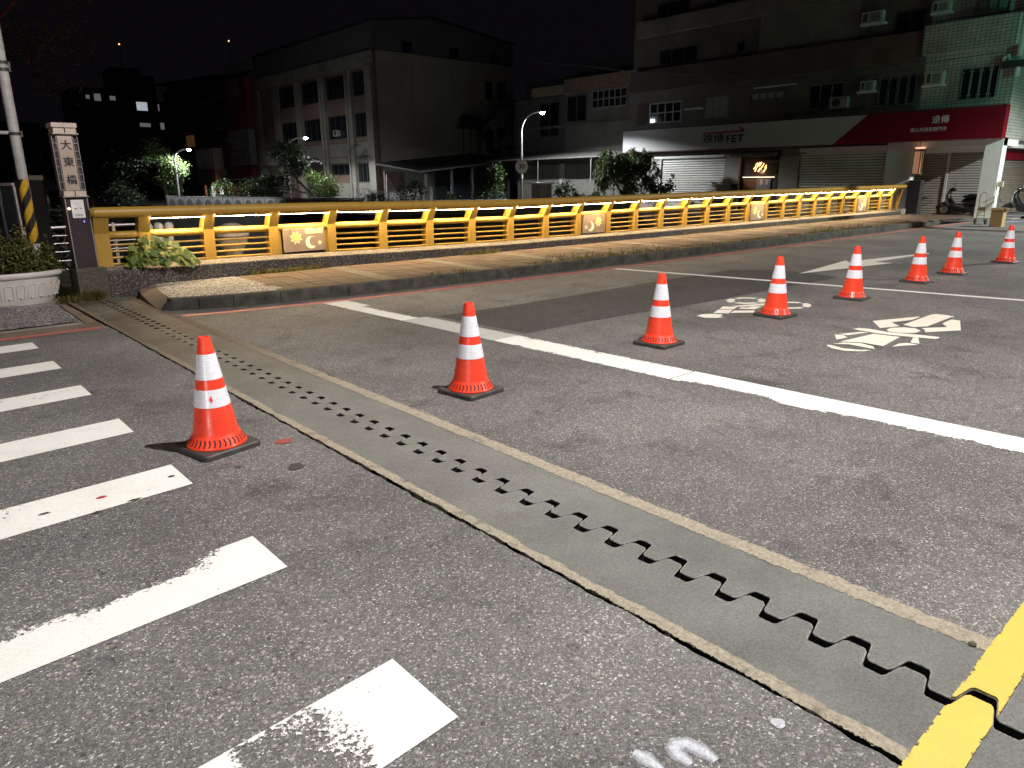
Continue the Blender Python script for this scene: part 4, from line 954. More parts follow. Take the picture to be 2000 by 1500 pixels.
def slatmat(name, c, pitch, dark):
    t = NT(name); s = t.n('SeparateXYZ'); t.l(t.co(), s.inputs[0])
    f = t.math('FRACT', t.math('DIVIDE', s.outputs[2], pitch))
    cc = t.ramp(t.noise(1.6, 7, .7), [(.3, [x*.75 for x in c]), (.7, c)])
    cc = t.mix(t.g(f, [(.0, .85), (.10, .25), (.2, 0), (.70, 0), (.80, .85)]), cc, dark)      # groove shade between slats, painted as dark bands by height
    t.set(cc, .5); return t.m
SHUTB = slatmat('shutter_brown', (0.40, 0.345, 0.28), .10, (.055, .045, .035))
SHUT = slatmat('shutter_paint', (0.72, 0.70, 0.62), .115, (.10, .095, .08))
GLASS = plain('dark_glass', (0.012, 0.014, 0.016), .08, var=.1, bump=0, spec=.6)
WFR = plain('white_frame', (0.50, 0.48, 0.46), .45, var=.08, bump=0)
DFR = plain('bronze_frame', (0.09, 0.08, 0.075), .5, .4, bump=0)
ACW = plain('ac_casing', (0.46, 0.45, 0.41), .5, var=.1, bump=.05, grime=.3)
ACG = plain('ac_grille', (0.05, 0.05, 0.05), .7, bump=0)
CURT = plain('curtain', (0.30, 0.29, 0.27), .8, var=.2, scale=5)
shop = thing('corner_shop_building', 'dim brown and white-tiled apartment block above the red and white phone shop', 'building', (FX+5, fy(17), 0))
YL, YR = 25.35, 8.33
mb = MB(); mb.box(FX, FX+13, fy(11.33), fy(YL), fz(2.80), 16); mb.build('upper_wall', BROWNW, shop)
mb = MB(); mb.box(FX+.01, FX+13, fy(YR)+.02, fy(11.33)-.002, fz(2.86), 16); mb.build('tiled_wall', TILEW, shop)
mb = MB(); mb.box(FX+.012, FX+13, fy(YR), fy(YR)+.018, fz(2.86), 16); mb.build('side_tiled_wall', TILES, shop)
mb = MB(); fb(mb, 12.3, YL, -.1, 2.8, -.18, 10); mb.build('ground_wall', GREYW, shop)
mb = MB(); fb(mb, 9.15, 12.28, -.1, 2.86, -1.35, 8); mb.build('arcade_wall', GREYW, shop)
mb = MB(); mb.box(FX-.25, FX+3, fy(7.6), fy(YL), -.2, .03); mb.build('shop_floor', CONC, shop)
fb(MB(), YR, 12.3, 2.64, 2.86, -.02, 1.9).build('arcade_beam', CONCW, shop)
for lab, y0, y1, zb, d in (('pillar between shutter and lantern', 12.29, 11.33, -.1, .5), ('white corner pillar beside the trolley', 8.88, 8.33, -.1, .5)):
    o = fb(MB(), y0, y1, zb, 2.90, .02, d).build('pillar', CONCW, shop); tag(o, lab)
# upper storeys: proud parapet bands
fb(MB(), 11.35, 25.18, 5.84, 6.78, .42, 0).build('balcony_parapet', DARKW, shop)
fb(MB(), 11.35, 25.0, 8.35, 9.05, .30, 0).build('balcony_parapet', TANW, shop)
fb(MB(), 11.35, 25.0, 10.9, 11.8, .30, 0).build('balcony_parapet', DARKW, shop)
fb(MB(), YR+.02, 11.33, 5.92, 6.92, .50, 0).build('tiled_parapet', TILEW, shop)
fb(MB(), YR+.02, 11.33, 8.35, 9.30, .50, 0).build('tiled_parapet', TILEW, shop)
fb(MB(), 11.35, 17.9, 3.96, 4.16, .30, 0).build('ledge', DARKW, shop)
fb(MB(), 14.0, 18.3, 6.80, 8.33, .04, 0).build('wall_panel', TANW, shop)
def window(par, y0, y1, z0, z1, cols=2, rows=1, fr=WFR, gl=GLASS, out=.03, wd=.05, X=None, axis='fet', name='window'):
    a, b = sorted((y0, y1)); z0, z1 = sorted((z0, z1))
    if axis == 'fet': a, b, z0, z1 = fy(a), fy(b), fz(z0), fz(z1); X = FX
    mb = MB(); x0, x1 = X-out, X+.02
    if axis == 'Y':                                   # facade facing -Y at plane Y=X
        def bx(m, p, q_, c, d, o0, o1): m.box(p, q_, X-o0, X+o1, c, d)
    else:
        def bx(m, p, q_, c, d, o0, o1): m.box(X-o0, X+o1, p, q_, c, d)
    bx(mb, a, b, z0, z0+wd, out, .02); bx(mb, a, b, z1-wd, z1, out, .02)
    for i in range(cols+1):
        p = a+(b-a-wd)*i/cols; bx(mb, p, p+wd, z0+wd, z1-wd, out-.002, .02)
    for j in range(1, rows):
        z = z0+(z1-z0)*j/rows
        for i in range(cols):
            p = a+(b-a-wd)*i/cols+wd; q2 = a+(b-a-wd)*(i+1)/cols; bx(mb, p, q2, z-wd/2, z+wd/2, out-.004, .02)
    w_ = mb.build(name, fr, par)
    mb = MB(); bx(mb, a+wd*.5, b-wd*.5, z0+wd*.5, z1-wd*.5, .008, .001); mb.build('pane', gl, w_)
    return w_
def grille(win, y0, y1, z0, z1, n, m, out=.16, fancy=True):
    y0, y1 = sorted((fy(y0), fy(y1))); z0, z1 = fz(z0), fz(z1); mb = MB(); x = FX-out
    for z in (z0, z1-.02): mb.box(x, x+.02, y0, y1, z, z+.02)
    for k in range(n+1):
        y = y0+(y1-y0)*k/n
        if fancy and 0 < k < n:
            s = .06 if k % 2 else -.06; h = (z1-z0)
            mb.box(x, x+.016, y+s-.008, y+s+.008, z0+h*.14, z1-h*.14)
            for zz in (z0+h*.14, z1-h*.14): mb.box(x, x+.015, min(y, y+s*1.9)-.008, max(y, y+s*1.9)+.008, zz-.008, zz+.008)
            mb.box(x, x+.016, y+s*1.9-.008, y+s*1.9+.008, z0+.02, z0+h*.14); mb.box(x, x+.016, y+s*1.9-.008, y+s*1.9+.008, z1-h*.14, z1-.02)
        else: mb.box(x, x+.016, y-.008, y+.008, z0+.02, z1-.02)
    for y in (y0, y1-.02): mb.box(x+.02, FX, y, y+.02, z0, z0+.02).box(x+.02, FX, y, y+.02, z1-.02, z1)
    return mb.build('grille', m, win)
w1 = window(shop, 22.24, 24.17, 4.28, 5.24, 4, 2, WFR)
fb(MB(), 24.3, 25.0, 4.25, 5.3, .01, 0).build('wall_recess', DARKW, shop)
w2 = window(shop, 19.64, 20.9, 4.32, 5.26, 3, 1, plain('grey_frame', (.2, .19, .18), .5), CURT)
w3 = window(shop, 14.3, 15.79, 4.35, 5.34, 3, 1, plain('grey_frame2', (.16, .15, .15), .5)); grille(w3, 13.9, 16.6, 4.22, 4.70, 22, DFR, .35, False)
w4 = window(shop, 11.5, 13.0, 4.29, 5.29, 2, 1, DFR); grille(w4, 11.5, 13.3, 4.25, 5.38, 10, plain('grille_grey', (.20, .19, .18), .5), .18)
w5 = window(shop, 8.81, 10.03, 4.27, 5.34, 2, 1, DFR); grille(w5, 8.81, 10.03, 4.25, 5.36, 8, plain('grille_pale', (.34, .36, .33), .5), .18)
window(shop, 14.18, 15.67, 6.88, 7.66, 3, 1, DFR, CURT); window(shop, 11.53, 12.62, 6.8, 7.62, 2, 1, DFR)
w6 = window(shop, 8.84, 9.86, 6.95, 7.55, 3, 1, DFR, CURT)
mb = MB(); fb(mb, 8.84, 9.86, 6.95, 7.15, .35, -.33)
for k in range(14): fb(mb, 8.86+k*.072, 8.875+k*.072, 7.15, 7.58, .35, -.335)
mb.build('balcony_grille', DFR, w6)
window(shop, 16.75, 18.54, 7.41, 7.76, 4, 1, DFR, plain('lit_curtain_dim', (.10, .10, .11), .8)); window(shop, 21.5, 23.7, 6.95, 7.66, 3, 1, DFR)
window(shop, 22.1, 23.95, 9.12, 9.75, 3, 1, DFR); window(shop, 14.0, 16.0, 9.2, 10.1, 3, 1, DFR); window(shop, 18.5, 20.5, 9.2, 10.1, 3, 1, DFR)
window(shop, 18.95, 19.4, 7.05, 7.5, 1, 1, DFR); window(shop, 16.9, 18.5, 4.9, 5.25, 4, 1, DFR, CURT)
for y0, y1, z in ((21.0, 21.9, 4.83), (10.5, 11.25, 4.87), (12.95, 13.65, 4.86), (12.9, 13.85, 7.33), (10.6, 11.3, 7.34)):
    fb(MB(), y0, y1, z-.06, z, .30, 0).build('ac_shelf', CONCW, shop)
fb(MB(), 18.4, 16.4, 5.42, 5.47, .05, 0).build('ledge', CONCW, shop)
def ac_window(y0, y1, z0, z1, lab):
    t = thing('air_conditioner', lab, 'air conditioner', (FX-.15, fy((y0+y1)/2), fz(z0)), 'air conditioners on the corner block')
    fb(MB(), y0, y1, z0+.002, z1, .28, -.002).build('casing', ACW, t)
    mb = MB(); n = 7
    for k in range(n): fb(mb, y0+.08, y0+(y1-y0)*.62, z0+.05+(z1-z0-.1)*k/n, z0+.05+(z1-z0-.1)*(k+.6)/n, .286, -.281)
    mb.build('grille', ACG, t); fb(MB(), y0+(y1-y0)*.70, y1-.05, z0+.06, z1-.06, .285, -.281).build('side_vent', ACG, t); return t
ac_window(13.02, 13.81, 7.335, 7.75, 'boxy window air conditioner left of the dark balcony window, below the top edge')
ac_window(10.68, 11.27, 7.345, 7.70, 'boxy window air conditioner on the green-lit tiles, high at the top edge')
ac_window(10.56, 11.16, 4.875, 5.31, 'blank-fronted boxy unit on the green-lit tiles left of the grille window')
ac_window(13.03, 13.55, 4.865, 5.24, 'small blank box unit on the dark wall left of the dark grille window')
t = thing('air_conditioner', 'outdoor air conditioner with round fan on the barred ledge above the white sign', 'air conditioner', (FX-.2, fy(14.35), fz(4.30)), 'air conditioners on the corner block')
fb(MB(), 14.0, 14.72, 4.31, 4.74, .32, -.05).build('casing', ACW, t)
mb = MB(); cy, cz = fy(14.45), fz(4.525)
for r in (.17, .12, .07): mb.tube([(FX-.325, cy+r*math.cos(a*math.pi/12), cz+r*math.sin(a*math.pi/12)) for a in range(25)], .007, 5)
mb.build('fan_guard', ACG, t); MB().prism([(cy+.175*math.cos(a*math.pi/12), cz+.175*math.sin(a*math.pi/12)) for a in range(24)], FX-.3215, FX-.320, 'x').build('fan_opening', ACG, t)
fb(MB(), 13.95, 14.75, 4.24, 4.305, .34, 0).build('bracket', DFR, t)
# drain pipes at the corner
mb = MB(); mb.tube([(FX-.12, fy(8.28), 16), (FX-.12, fy(8.28), fz(5.55))], .10, 12); mb.tube([(FX-.12, fy(8.28), fz(5.25)), (FX-.12, fy(8.28), fz(4.9))], .11, 12); mb.tube([(FX-.12, fy(8.55), fz(5.45)), (FX-.12, fy(8.62), fz(5.62)), (FX-.12, fy(8.7), fz(5.6)), (FX-.12, fy(8.74), fz(5.45))], .07, 10)
mb.build('drain_pipe', plain('pipe_pvc', (.46, .44, .43), .5), shop, True)
MB().box(FX-.3, FX+.1, fy(8.05), fy(8.72), fz(5.2), fz(5.42)).build('junction_box', DKM, shop)

# shutters: corrugated curtains with a valance
def shutter(par, X, y0, y1, z0, z1, m, pitch=.115, depth=.035, name='roller_shutter', cut=None):
    mb = MB(); z = z0; prof = []
    while z < z1-pitch*.5: prof += [(X, z), (X-depth, z+pitch*.10), (X-depth*.75, z+pitch*.70), (X, z+pitch*.80)]; z += pitch
    prof.append((X, z1)); n = len(prof)
    vs = [(x, y, zz) for x, zz in prof for y in (y0, y1)]
    fs = [(i*2, i*2+2, i*2+3, i*2+1) for i in range(n-1)]
    return mb.add(vs, [f[::-1] for f in fs]).build(name, m, par)
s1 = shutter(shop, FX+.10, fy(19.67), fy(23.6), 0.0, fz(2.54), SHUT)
fb(MB(), 19.66, 23.75, 2.545, 2.66, .04, .18).build('shutter_box', CONCW, shop)
fb(MB(), 23.30, 23.42, 0, 2.545, .0, .12).build('shutter_guide', WFR, shop)
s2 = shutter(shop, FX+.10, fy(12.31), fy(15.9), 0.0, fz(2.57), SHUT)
fb(MB(), 12.31, 15.6, 2.575, 2.64, .02, .18).build('shutter_box', CONCW, shop); fb(MB(), 12.31, 15.95, 2.645, 2.86, .0, .18).build('lintel', CONCW, shop)
# scrawled black brush marks on both shutters, not legible
SCR = plain('faded_ink', (0.10, 0.10, 0.10), .8, var=.4, scale=9, bump=0)
def scrawl(par, ya, yb, za, zb, n, seed, big):
    q = random.Random(seed); mb = MB(); x = FX+.072
    def st(y, z, dy, dz, w_): 
        L = math.hypot(dy, dz); ny, nz = -dz/L*w_, dy/L*w_; mb.add([(x, y+ny, z+nz), (x, y-ny, z-nz), (x, y+dy-ny*.6, z+dz-nz*.6), (x, y+dy+ny*.6, z+dz+nz*.6)], [(0, 1, 2, 3)])
    for k in range(n):
        cy = ya+(yb-ya)*(k+.5)/n; cw = (yb-ya)/n*.38
        for j in range(6):
            y = cy+q.uniform(-cw, cw); z = q.uniform(za, zb)
            if q.random() < .5: st(y, z, q.uniform(.5, 1)*cw*(1 if q.random() < .5 else -1), q.uniform(-.03, .03), .014)
            else: st(y, z, q.uniform(-.03, .03), -q.uniform(.08, .24), .014)
    cy, cz, r = big
    pts = [(cy+r*math.cos(a), cz+r*1.1*math.sin(a)) for a in (2.0, 2.6, 3.2, 3.8)]
    for (a, b), (c, d) in zip(pts, pts[1:]): st(a, b, c-a, d-b, .016)
    st(cy-.25, cz+.15, -.12, -.22, .014); st(cy-.1, cz+.30, .02, -.10, .02)
    mb.build('brush_marks', SCR, par)
scrawl(shop, fy(22.6), fy(20.8), 1.15, 1.45, 6, 4, (fy(22.0), 1.85, .18)); scrawl(shop, fy(15.1), fy(13.2), 1.22, 1.55, 7, 6, (fy(14.6), 1.85, .20))
# doorway between the shutters
DOORB = plain('dark_doorway', (0.035, 0.027, 0.024), .6)
fb(MB(), 18.85, 19.64, 0, 2.75, -.02, .18).build('stone_pier', plain('stone_pier', (.27, .25, .22), .5, var=.15), shop)
fb(MB(), 15.97, 16.85, 0, 2.5, -.02, .18).build('stone_pier', bpy.data.materials['stone_pier'], shop)
fb(MB(), 16.86, 18.84, 0, 2.78, -.15, .18).build('doorway', DOORB, shop)
dr = fb(MB(), 17.98, 18.62, 0, 1.52, -.09, .15).build('door', plain('wood_door', (0.22, 0.10, 0.05), .4, var=.2), shop)
fb(MB(), 17.05, 18.64, 1.60, 1.63, -.03, .06).build('door_tube_light', emit('tube_warm', (1, .78, .55), 2.2), shop)
fb(MB(), 17.25, 17.95, 0, 1.56, -.09, .15).build('door', plain('grey_door', (.24, .23, .23), .4), shop)
for y in (17.62, 17.35): fb(MB(), y, y+.14, 1.28, 1.50, -.085, .09).build('paper_notice', plain('paper', (.62, .60, .6), .8, bump=0), shop)
fb(MB(), 16.93, 17.12, .9, 1.45, -.05, .10).build('dark_plate', DFR, shop)
tr = fb(MB(), 17.0, 18.35, 1.72, 2.45, -.12, .15).build('transom', plain('transom_glass', (.06, .05, .04), .25), shop)
fb(MB(), 16.9, 17.7, 2.22, 2.36, -.02, .1).build('sign_board', DFR, shop); fb(MB(), 17.0, 19.2, 2.52, 2.66, .30, .05).build('awning_box', plain('awning_green', (.10, .11, .09), .6), shop)
q = random.Random(3); mb = MB()
for k in range(14):
    y, z = fy(17.42+q.uniform(0, .75)), fz(1.92+q.uniform(-.08, .22)); mb.tube([(FX+.115, y, z), (FX+.112, y-.06-q.uniform(0, .05), z+.10+q.uniform(0, .08))], .017, 6)
mb.build('warm_bulbs', emit('bulb_warm', (1, .50, .16), 5), shop)
lamp('doorway_glow', (FX-.25, fy(17.9), fz(1.85)), 6, (1, .55, .25), .08)
pot = thing('wall_mailbox', 'small dark box on the pale pier left of the lit doorway', 'box', (FX, fy(19.0), fz(1.1)))
fb(MB(), 18.78, 19.1, 1.05, 1.32, .16, -.025).build('box_body', DKM, pot)

# shop sign
SGW = plain('sign_white', (0.46, 0.455, 0.445), .32, var=.03, scale=.6, bump=0, grime=.06)
SGR = plain('sign_red', (0.17, 0.008, 0.018), .28, var=.08, scale=.6, bump=0)
sign = thing('shop_sign', 'long white and red phone shop sign along the corner block', 'shop sign', (FX-.4, fy(17), fz(2.9)))
def slab(pts, out, inn, name, m):
    return MB().prism([(fy(y), fz(z)) for y, z in pts], FX-out, FX-inn, 'x').build(name, m, sign)
slab([(25.5, 2.93), (14.35, 2.89), (13.03, 3.955), (25.5, 3.95)], .46, .02, 'white_panel', SGW)
slab([(14.34, 2.88), (8.30, 2.88), (8.30, 3.96), (13.02, 3.96)], .465, .02, 'red_panel', SGR)
slab([(25.5, 3.955), (8.30, 3.965), (8.30, 4.0), (25.5, 3.99)], .47, .02, 'top_trim', plain('trim_dark_red', (.10, .02, .03), .5))
slab([(25.5, 2.89), (14.36, 2.85), (14.36, 2.886), (25.5, 2.926)], .468, .02, 'bottom_trim', bpy.data.materials['trim_dark_red'])
for y in (21.9, 18.2): slab([(y, 2.93), (y-.012, 2.93), (y-.012, 3.95), (y, 3.95)], .4615, .46, 'panel_seam', GREYW)
BLK = plain('sign_black', (0.012, 0.011, 0.012), .35, bump=0); AR = plain('sign_arrow_red', (0.33, 0.01, 0.03), .4, bump=0); SWT = plain('sign_letter_white', (.62, .62, .61), .4, bump=0)
sx_ = FX-.462
text('lettering', '遠傳', .44, BLK, sign, (sx_, fy(20.05), fz(3.35)), (0, -1, 0), (0, 0, 1), offset=.0, depth=.004, sx=1.42, spacing=.98)
text('lettering', '遠傳', .44, BLK, sign, (sx_-.003, fy(20.05)-.02, fz(3.35)+.006), (0, -1, 0), (0, 0, 1), depth=.004, sx=1.42, spacing=.98)
text('lettering', 'FET', .47, BLK, sign, (sx_, fy(18.92), fz(3.31)), (0, -1, 0), (0, 0, 1), offset=.012, depth=.004, sx=1.22, spacing=1.12)
slab([(20.62, 3.59), (18.45, 3.60), (18.45, 3.70), (18.72, 3.86), (18.72, 3.775), (18.60, 3.685), (20.62, 3.66)], .466, .461, 'arrow_mark', AR)
text('lettering', '遠傳', .31, SWT, sign, (FX-.467, fy(10.37), fz(3.60)), (0, -1, 0), (0, 0, 1), offset=.0, depth=.004, sx=.98, spacing=1.12)
text('lettering', '遠傳', .31, SWT, sign, (FX-.470, fy(10.37)-.014, fz(3.60)+.004), (0, -1, 0), (0, 0, 1), depth=.004, sx=.98, spacing=1.12)
text('lettering', '鳳山光遠直營門市', .165, SWT, sign, (FX-.467, fy(10.74), fz(3.275)), (0, -1, 0), (0, 0, 1), offset=.0, depth=.004, sx=1.0)
# arcade: inner shutters, ceiling, scooters, lantern sign
ax = FX+1.35
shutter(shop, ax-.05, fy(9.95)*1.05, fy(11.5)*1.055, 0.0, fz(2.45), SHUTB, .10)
MB().box(ax-.12, ax-.01, fy(9.95)*1.05-.10, fy(9.95)*1.05-.005, .03, fz(2.45)).build('shutter_guide', WFR, shop)
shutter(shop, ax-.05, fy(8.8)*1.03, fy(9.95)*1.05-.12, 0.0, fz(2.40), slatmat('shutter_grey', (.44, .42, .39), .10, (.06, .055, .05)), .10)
MB().box(ax-.15, ax-.01, fy(8.8), fy(12.0), fz(2.46), fz(2.86)).build('shutter_box', CONCW, shop)
MB().box(ax-.062, ax-.052, fy(10.75), fy(11.05), 1.35, 1.6).build('faded_poster', SHUTB, shop)
lan = thing('lantern_sign', 'framed vertical lantern sign with orange panel hanging by the pillar', 'sign', (FX-.12, fy(11.10), fz(2.62)))
OR = NT('lit_orange_panel'); OR.set((.5, .26, .15), .5); OR.b.inputs['Emission Color'].default_value = (1, .42, .22, 1); OR.b.inputs['Emission Strength'].default_value = .28
la, lb, lz0, lz1 = fy(10.86), fy(11.22), fz(1.60), fz(2.60)
MB().box(FX-.22, FX-.02, la+.06, lb-.06, lz0+.08, lz1-.08).build('panel', OR.m, lan)
mb = MB()
for y in (la, la+.075, lb-.03): mb.box(FX-.26, FX-.235, y, y+.03, lz0, lz1)
for z in (lz0, lz0+.06, lz1-.09, lz1-.03): mb.box(FX-.262, FX-.233, la, lb, z, z+.03)
for y in (la, lb-.03): mb.box(FX-.005, FX-.03, y, y+.03, lz0, lz1)
mb.build('frame', DFR, lan); MB().box(FX-.25, FX-.02, la+.03, lb-.05, lz1+.01, lz1+.07).build('top_light', emit('lantern_top', (1, .50, .28), 1.2), lan)
MB().box(FX-.14, FX-.12, fy(11.04)-.01, fy(11.04)+.01, lz1+.07, fz(2.86)).build('hanger', DFR, lan)
dkbox = thing('utility_box', 'dark box standing on the floor under the lantern sign', 'box', (FX+.1, fy(11.0), .03))
MB().cbox(FX-.1, FX+.3, fy(10.85), fy(11.28), .031, fz(1.45), .02).build('box_body', DKM, dkbox)

# side street beyond the corner: next shopfront
sd = thing('side_shopfront', 'side shopfront with dark shutter and red sign past the white corner pillar', 'shopfront', (FX+5, 9.4, 0))
MB().box(FX+2.1, FX+9, 9.5, 9.8, -.05, fz(2.8)).build('wall', DKB, sd)
MB().box(FX+2.1, FX+9, 9.0, 9.5, fz(2.62), fz(2.84)).build('canopy', CONCW, sd)
sb = MB().box(FX+2.2, FX+8, 9.36, 9.46, fz(2.2), fz(2.58)).build('sign_board', SGR, sd); text('lettering', '遠', .30, SWT, sd, (FX+2.75, 9.358, fz(2.40)), (1, 0, 0), (0, 0, 1), offset=0, depth=.003)
mb = MB(); z = .05
while z < fz(2.15): mb.box(FX+2.75, FX+7.5, 9.45, 9.485, z, z+.07); z += .1
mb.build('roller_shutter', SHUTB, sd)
MB().box(FX+2.1, FX+2.6, 9.3, 9.49, .0, fz(2.2)).build('dark_pier', plain('purple_pier', (.05, .025, .035), .5), sd)

# ------------------------------------------------------------------ low dark houses left of the corner block (facade X = 34)
HX = 34.0
row = thing('dark_row_house', 'dark low houses with roller shutters and a long awning left of the corner block', 'building', (38, 32, 0))
DIM = plain('dim_render', (0.15, 0.14, 0.125), .85, var=.25, scale=.7, grime=.5)
MB().box(HX, HX+8, 26.75, 33.08, -.05, 6.75).build('wall', DIM, row)
MB().box(HX+.05, HX+8, 33.08, 37.6, -.05, 6.6).build('wall', plain('dim_render2', (0.11, 0.105, 0.10), .85, grime=.5), row)
MB().box(HX-.25, HX, 26.75, 33.0, 6.70, 7.45).build('balcony_parapet', plain('brown_parapet', (.20, .13, .10), .8, grime=.4), row)
MB().box(HX-.25, HX+.05, 33.1, 35.9, 6.65, 7.2).build('balcony_parapet', plain('tan_parapet', (.26, .22, .15), .8, grime=.4), row)
MB().box(HX+1.0, HX+7, 26.8, 33.0, 7.46, 8.5).build('roof_shed', plain('tin_dark', (.04, .04, .045), .7), row)
MB().box(HX+1.2, HX+7, 33.1, 38.0, 6.62, 7.9).build('roof_shed', bpy.data.materials['tin_dark'], row)
for y in (26.9, 30.6, 32.95): MB().box(HX-.2, HX-.14, y, y+.06, 7.45, 8.55).build('shed_post', DFR, row)
window(row, 28.15, 30.85, 5.62, 6.65, 6, 2, plain('grey_frame3', (.24, .22, .21), .5), GLASS, .05, .07, HX, 'X')
window(row, 31.3, 32.9, 5.0, 6.5, 2, 1, DFR, GLASS, .05, .06, HX, 'X'); window(row, 33.6, 35.4, 4.2, 6.3, 2, 1, DFR, GLASS, .05, .06, HX+.05, 'X')
MB().box(HX-.12, HX, 27.5, 37.0, 4.72, 4.86).build('ledge', DIM, row)
for y0, y1 in ((29.65, 32.95), (33.45, 37.05)): shutter(row, HX-.04, y0, y1, 0, 2.5, plain('shutter_dim', (.27, .255, .22), .5, .2, grime=.4, bump=0), .11)
MB().box(HX-.14, HX-.02, 32.98, 33.42, -.02, 2.55).build('white_pier', WFR, row)
MB().add([(31.7, 26.9, 2.86), (31.7, 38.2, 2.80), (HX, 38.2, 3.25), (HX, 26.9, 3.30), (31.7, 26.9, 2.80), (31.7, 38.2, 2.74), (HX, 38.2, 3.19), (HX, 26.9, 3.24)],
         [(3, 2, 1, 0), (4, 5, 6, 7), (0, 1, 5, 4), (1, 2, 6, 5), (2, 3, 7, 6), (3, 0, 4, 7)]).build('awning', plain('awning_tin', (.13, .12, .11), .7, var=.2), row)
for y in (28.9, 33.3, 37.6): MB().tube([(31.85, y, -.02), (31.85, y, 2.84)], .035, 8).build('awning_post', SILV, row)

# ------------------------------------------------------------------ big gabled block across the river (left face X = 27.2, right face Y = 44.3)
BX, BY = 27.2, 44.3
CREAMW = tilegrid('cream_wall_tile', (0.28, 0.26, 0.22), (0.17, 0.155, 0.13), .55, .14, .5, 'YZ', .06, .25, .6, .06)
BEIGE = plain('beige_render', (0.34, 0.325, 0.265), .85, var=.18, scale=.35, bump=.1, grime=.35)
TIN = plain('attic_tin', (0.125, 0.13, 0.135), .6, .3, var=.12, scale=.5)
REDB = plain('brown_spandrel', (0.18, 0.115, 0.095), .8, var=.2, scale=.8, grime=.4)
big = thing('gabled_block', 'tall dim cream building with a tin-clad gabled attic and fire stair across the river', 'building', (33.5, 52, 0))
MB().box(BX+.25, 39.7, BY+.02, 63.5, -.05, 9.95).build('wall', BEIGE, big)
MB().box(BX+.02, BX+.245, BY, 63.5, -.05, 9.9).build('front_wall', REDB, big)
MB().prism([(BX+.05, 9.96), (39.65, 10.04), (39.65, 11.45), (32.0, 12.35), (BX+.05, 11.65)], BY-.03, 63.5, 'y').build('attic', TIN, big)
MB().prism([(BX-.1, 11.66), (32.0, 12.37), (39.9, 11.46), (39.9, 11.58), (32.0, 12.50), (BX-.1, 11.79)], BY-.15, 63.7, 'y').build('roof', DKM, big)
MB().box(BX-.08, BX+.02, BY-.04, 63.4, 9.0, 9.92).build('cornice', CREAMW, big)
for y in (44.02+.3, 47.05, 50.95, 54.9, 58.9, 62.6): MB().box(BX-.22, BX+.02, y, y+.85, -.05, 9.0).build('pilaster', CREAMW, big)
for z0, z1 in ((8.85, 9.0), (7.0, 7.22), (6.2, 6.45), (4.25, 4.5), (3.3, 4.2), (2.86, 3.2)):
    for ya, yb in ((45.2, 47.03), (47.93, 50.93), (51.83, 54.88), (55.78, 58.88), (59.78, 62.58)): MB().box(BX-.06, BX+.02, ya, yb, z0, z1).build('spandrel', CREAMW if z1 < 4.3 else REDB, big)
for k, (ya, yb) in enumerate(((45.2, 47.0), (48.0, 50.9), (51.9, 54.8), (55.85, 58.8))):
    for z0, z1 in ((7.25, 8.8), (4.55, 6.15)): window(big, ya, yb, z0, z1, 3, 1, DFR, GLASS, .03, .05, BX+.02, 'X')
    MB().box(BX-.02, BX+.02, ya+.9, ya+1.5, 9.25, 9.8).build('attic_window', GLASS, big)
    if k < 2: window(big, ya, yb, 1.5 if k == 0 else 2.0, 2.8, 3, 1, DFR, GLASS, .03, .05, BX+.02, 'X')
MB().box(BX-.05, BX+.02, 45.2, 50.9, -.03, 1.45).build('low_wall', CREAMW, big)
# entrance arch
pts = [(51.95, -.03)]+[(53.4+1.45*math.cos(R(180-k*15)), 2.35+1.0*math.sin(R(180-k*15))) for k in range(13)][::-1]
pts = [(54.85, -.03), (51.95, -.03)]+[(53.4-1.45*math.cos(math.pi*k/12), 2.35+1.0*math.sin(math.pi*k/12)) for k in range(13)]
MB().prism(pts, BX-.09, BX-.065, 'x').build('archway', DOORB, big)
MB().box(BX-.062, BX+.02, 51.86, 54.86, -.05, 4.2).build('arch_wall', CREAMW, big)
q = random.Random(5); mb = MB()
for k in range(26): y = 52.2+k*.095; z = 2.85+.28*math.sin(math.pi*k/25)+q.uniform(-.12, .05); mb.box(BX-.12, BX-.10, y, y+.035, z, z+.05+q.uniform(0, .05))
mb.build('arch_lights', emit('fairy_dim', (.9, .95, 1), .35), big)
# white entrance porch with rounded bracket left of the arch
MB().box(BX-1.6, BX-.10, 56.2, 58.8, 2.9, 3.9).build('porch', CREAMW, big); MB().box(BX-1.5, BX-1.3, 56.3, 56.5, -.05, 2.9).build('porch_post', CREAMW, big)
for z0, z1, x0, x1 in ((7.4, 8.74, 36.88, 37.56), (7.38, 8.74, 38.1, 38.84), (4.62, 5.46, 38.04, 38.85), (3.6, 5.3, 36.9, 37.6)): window(big, x0, x1, z0, z1, 1, 1, DFR, GLASS, .03, .05, BY+.02, 'Y')
for x in (29.6, 33.58, 37.43): MB().box(x, x+.8, BY-.06, BY-.031, 9.98, 10.68).build('attic_window', GLASS, big)
for z in (8.1, 5.9, 3.9): MB().box(BX+.3, 36.8, BY-.004, BY+.02, z, z+.035).build('wall_joint', GREYW, big)
for x in (30.3, 33.7): MB().box(x, x+.035, BY-.003, BY+.02, 3.0, 9.5).build('wall_joint', GREYW, big)
MB().box(38.6, 39.75, BY-.06, BY+.02, 6.75, 7.0).box(38.6, 39.75, BY-.06, BY+.02, 2.9, 3.1).build('ledge', CREAMW, big)
st = MB(); ys = BY-.9
def flight(xa, za, xb, zb):
    n = 10
    for k in range(n):
        x = xa+(xb-xa)*k/n; z = za+(zb-za)*k/n; st.box(min(x, x+(xb-xa)/n), max(x, x+(xb-xa)/n), ys, BY-.05, z, z+.05)
    st.tube([(xa, ys, za+.95), (xb, ys, zb+.95)], .03, 6); st.tube([(xa, ys, za), (xb, ys, zb)], .06, 6)
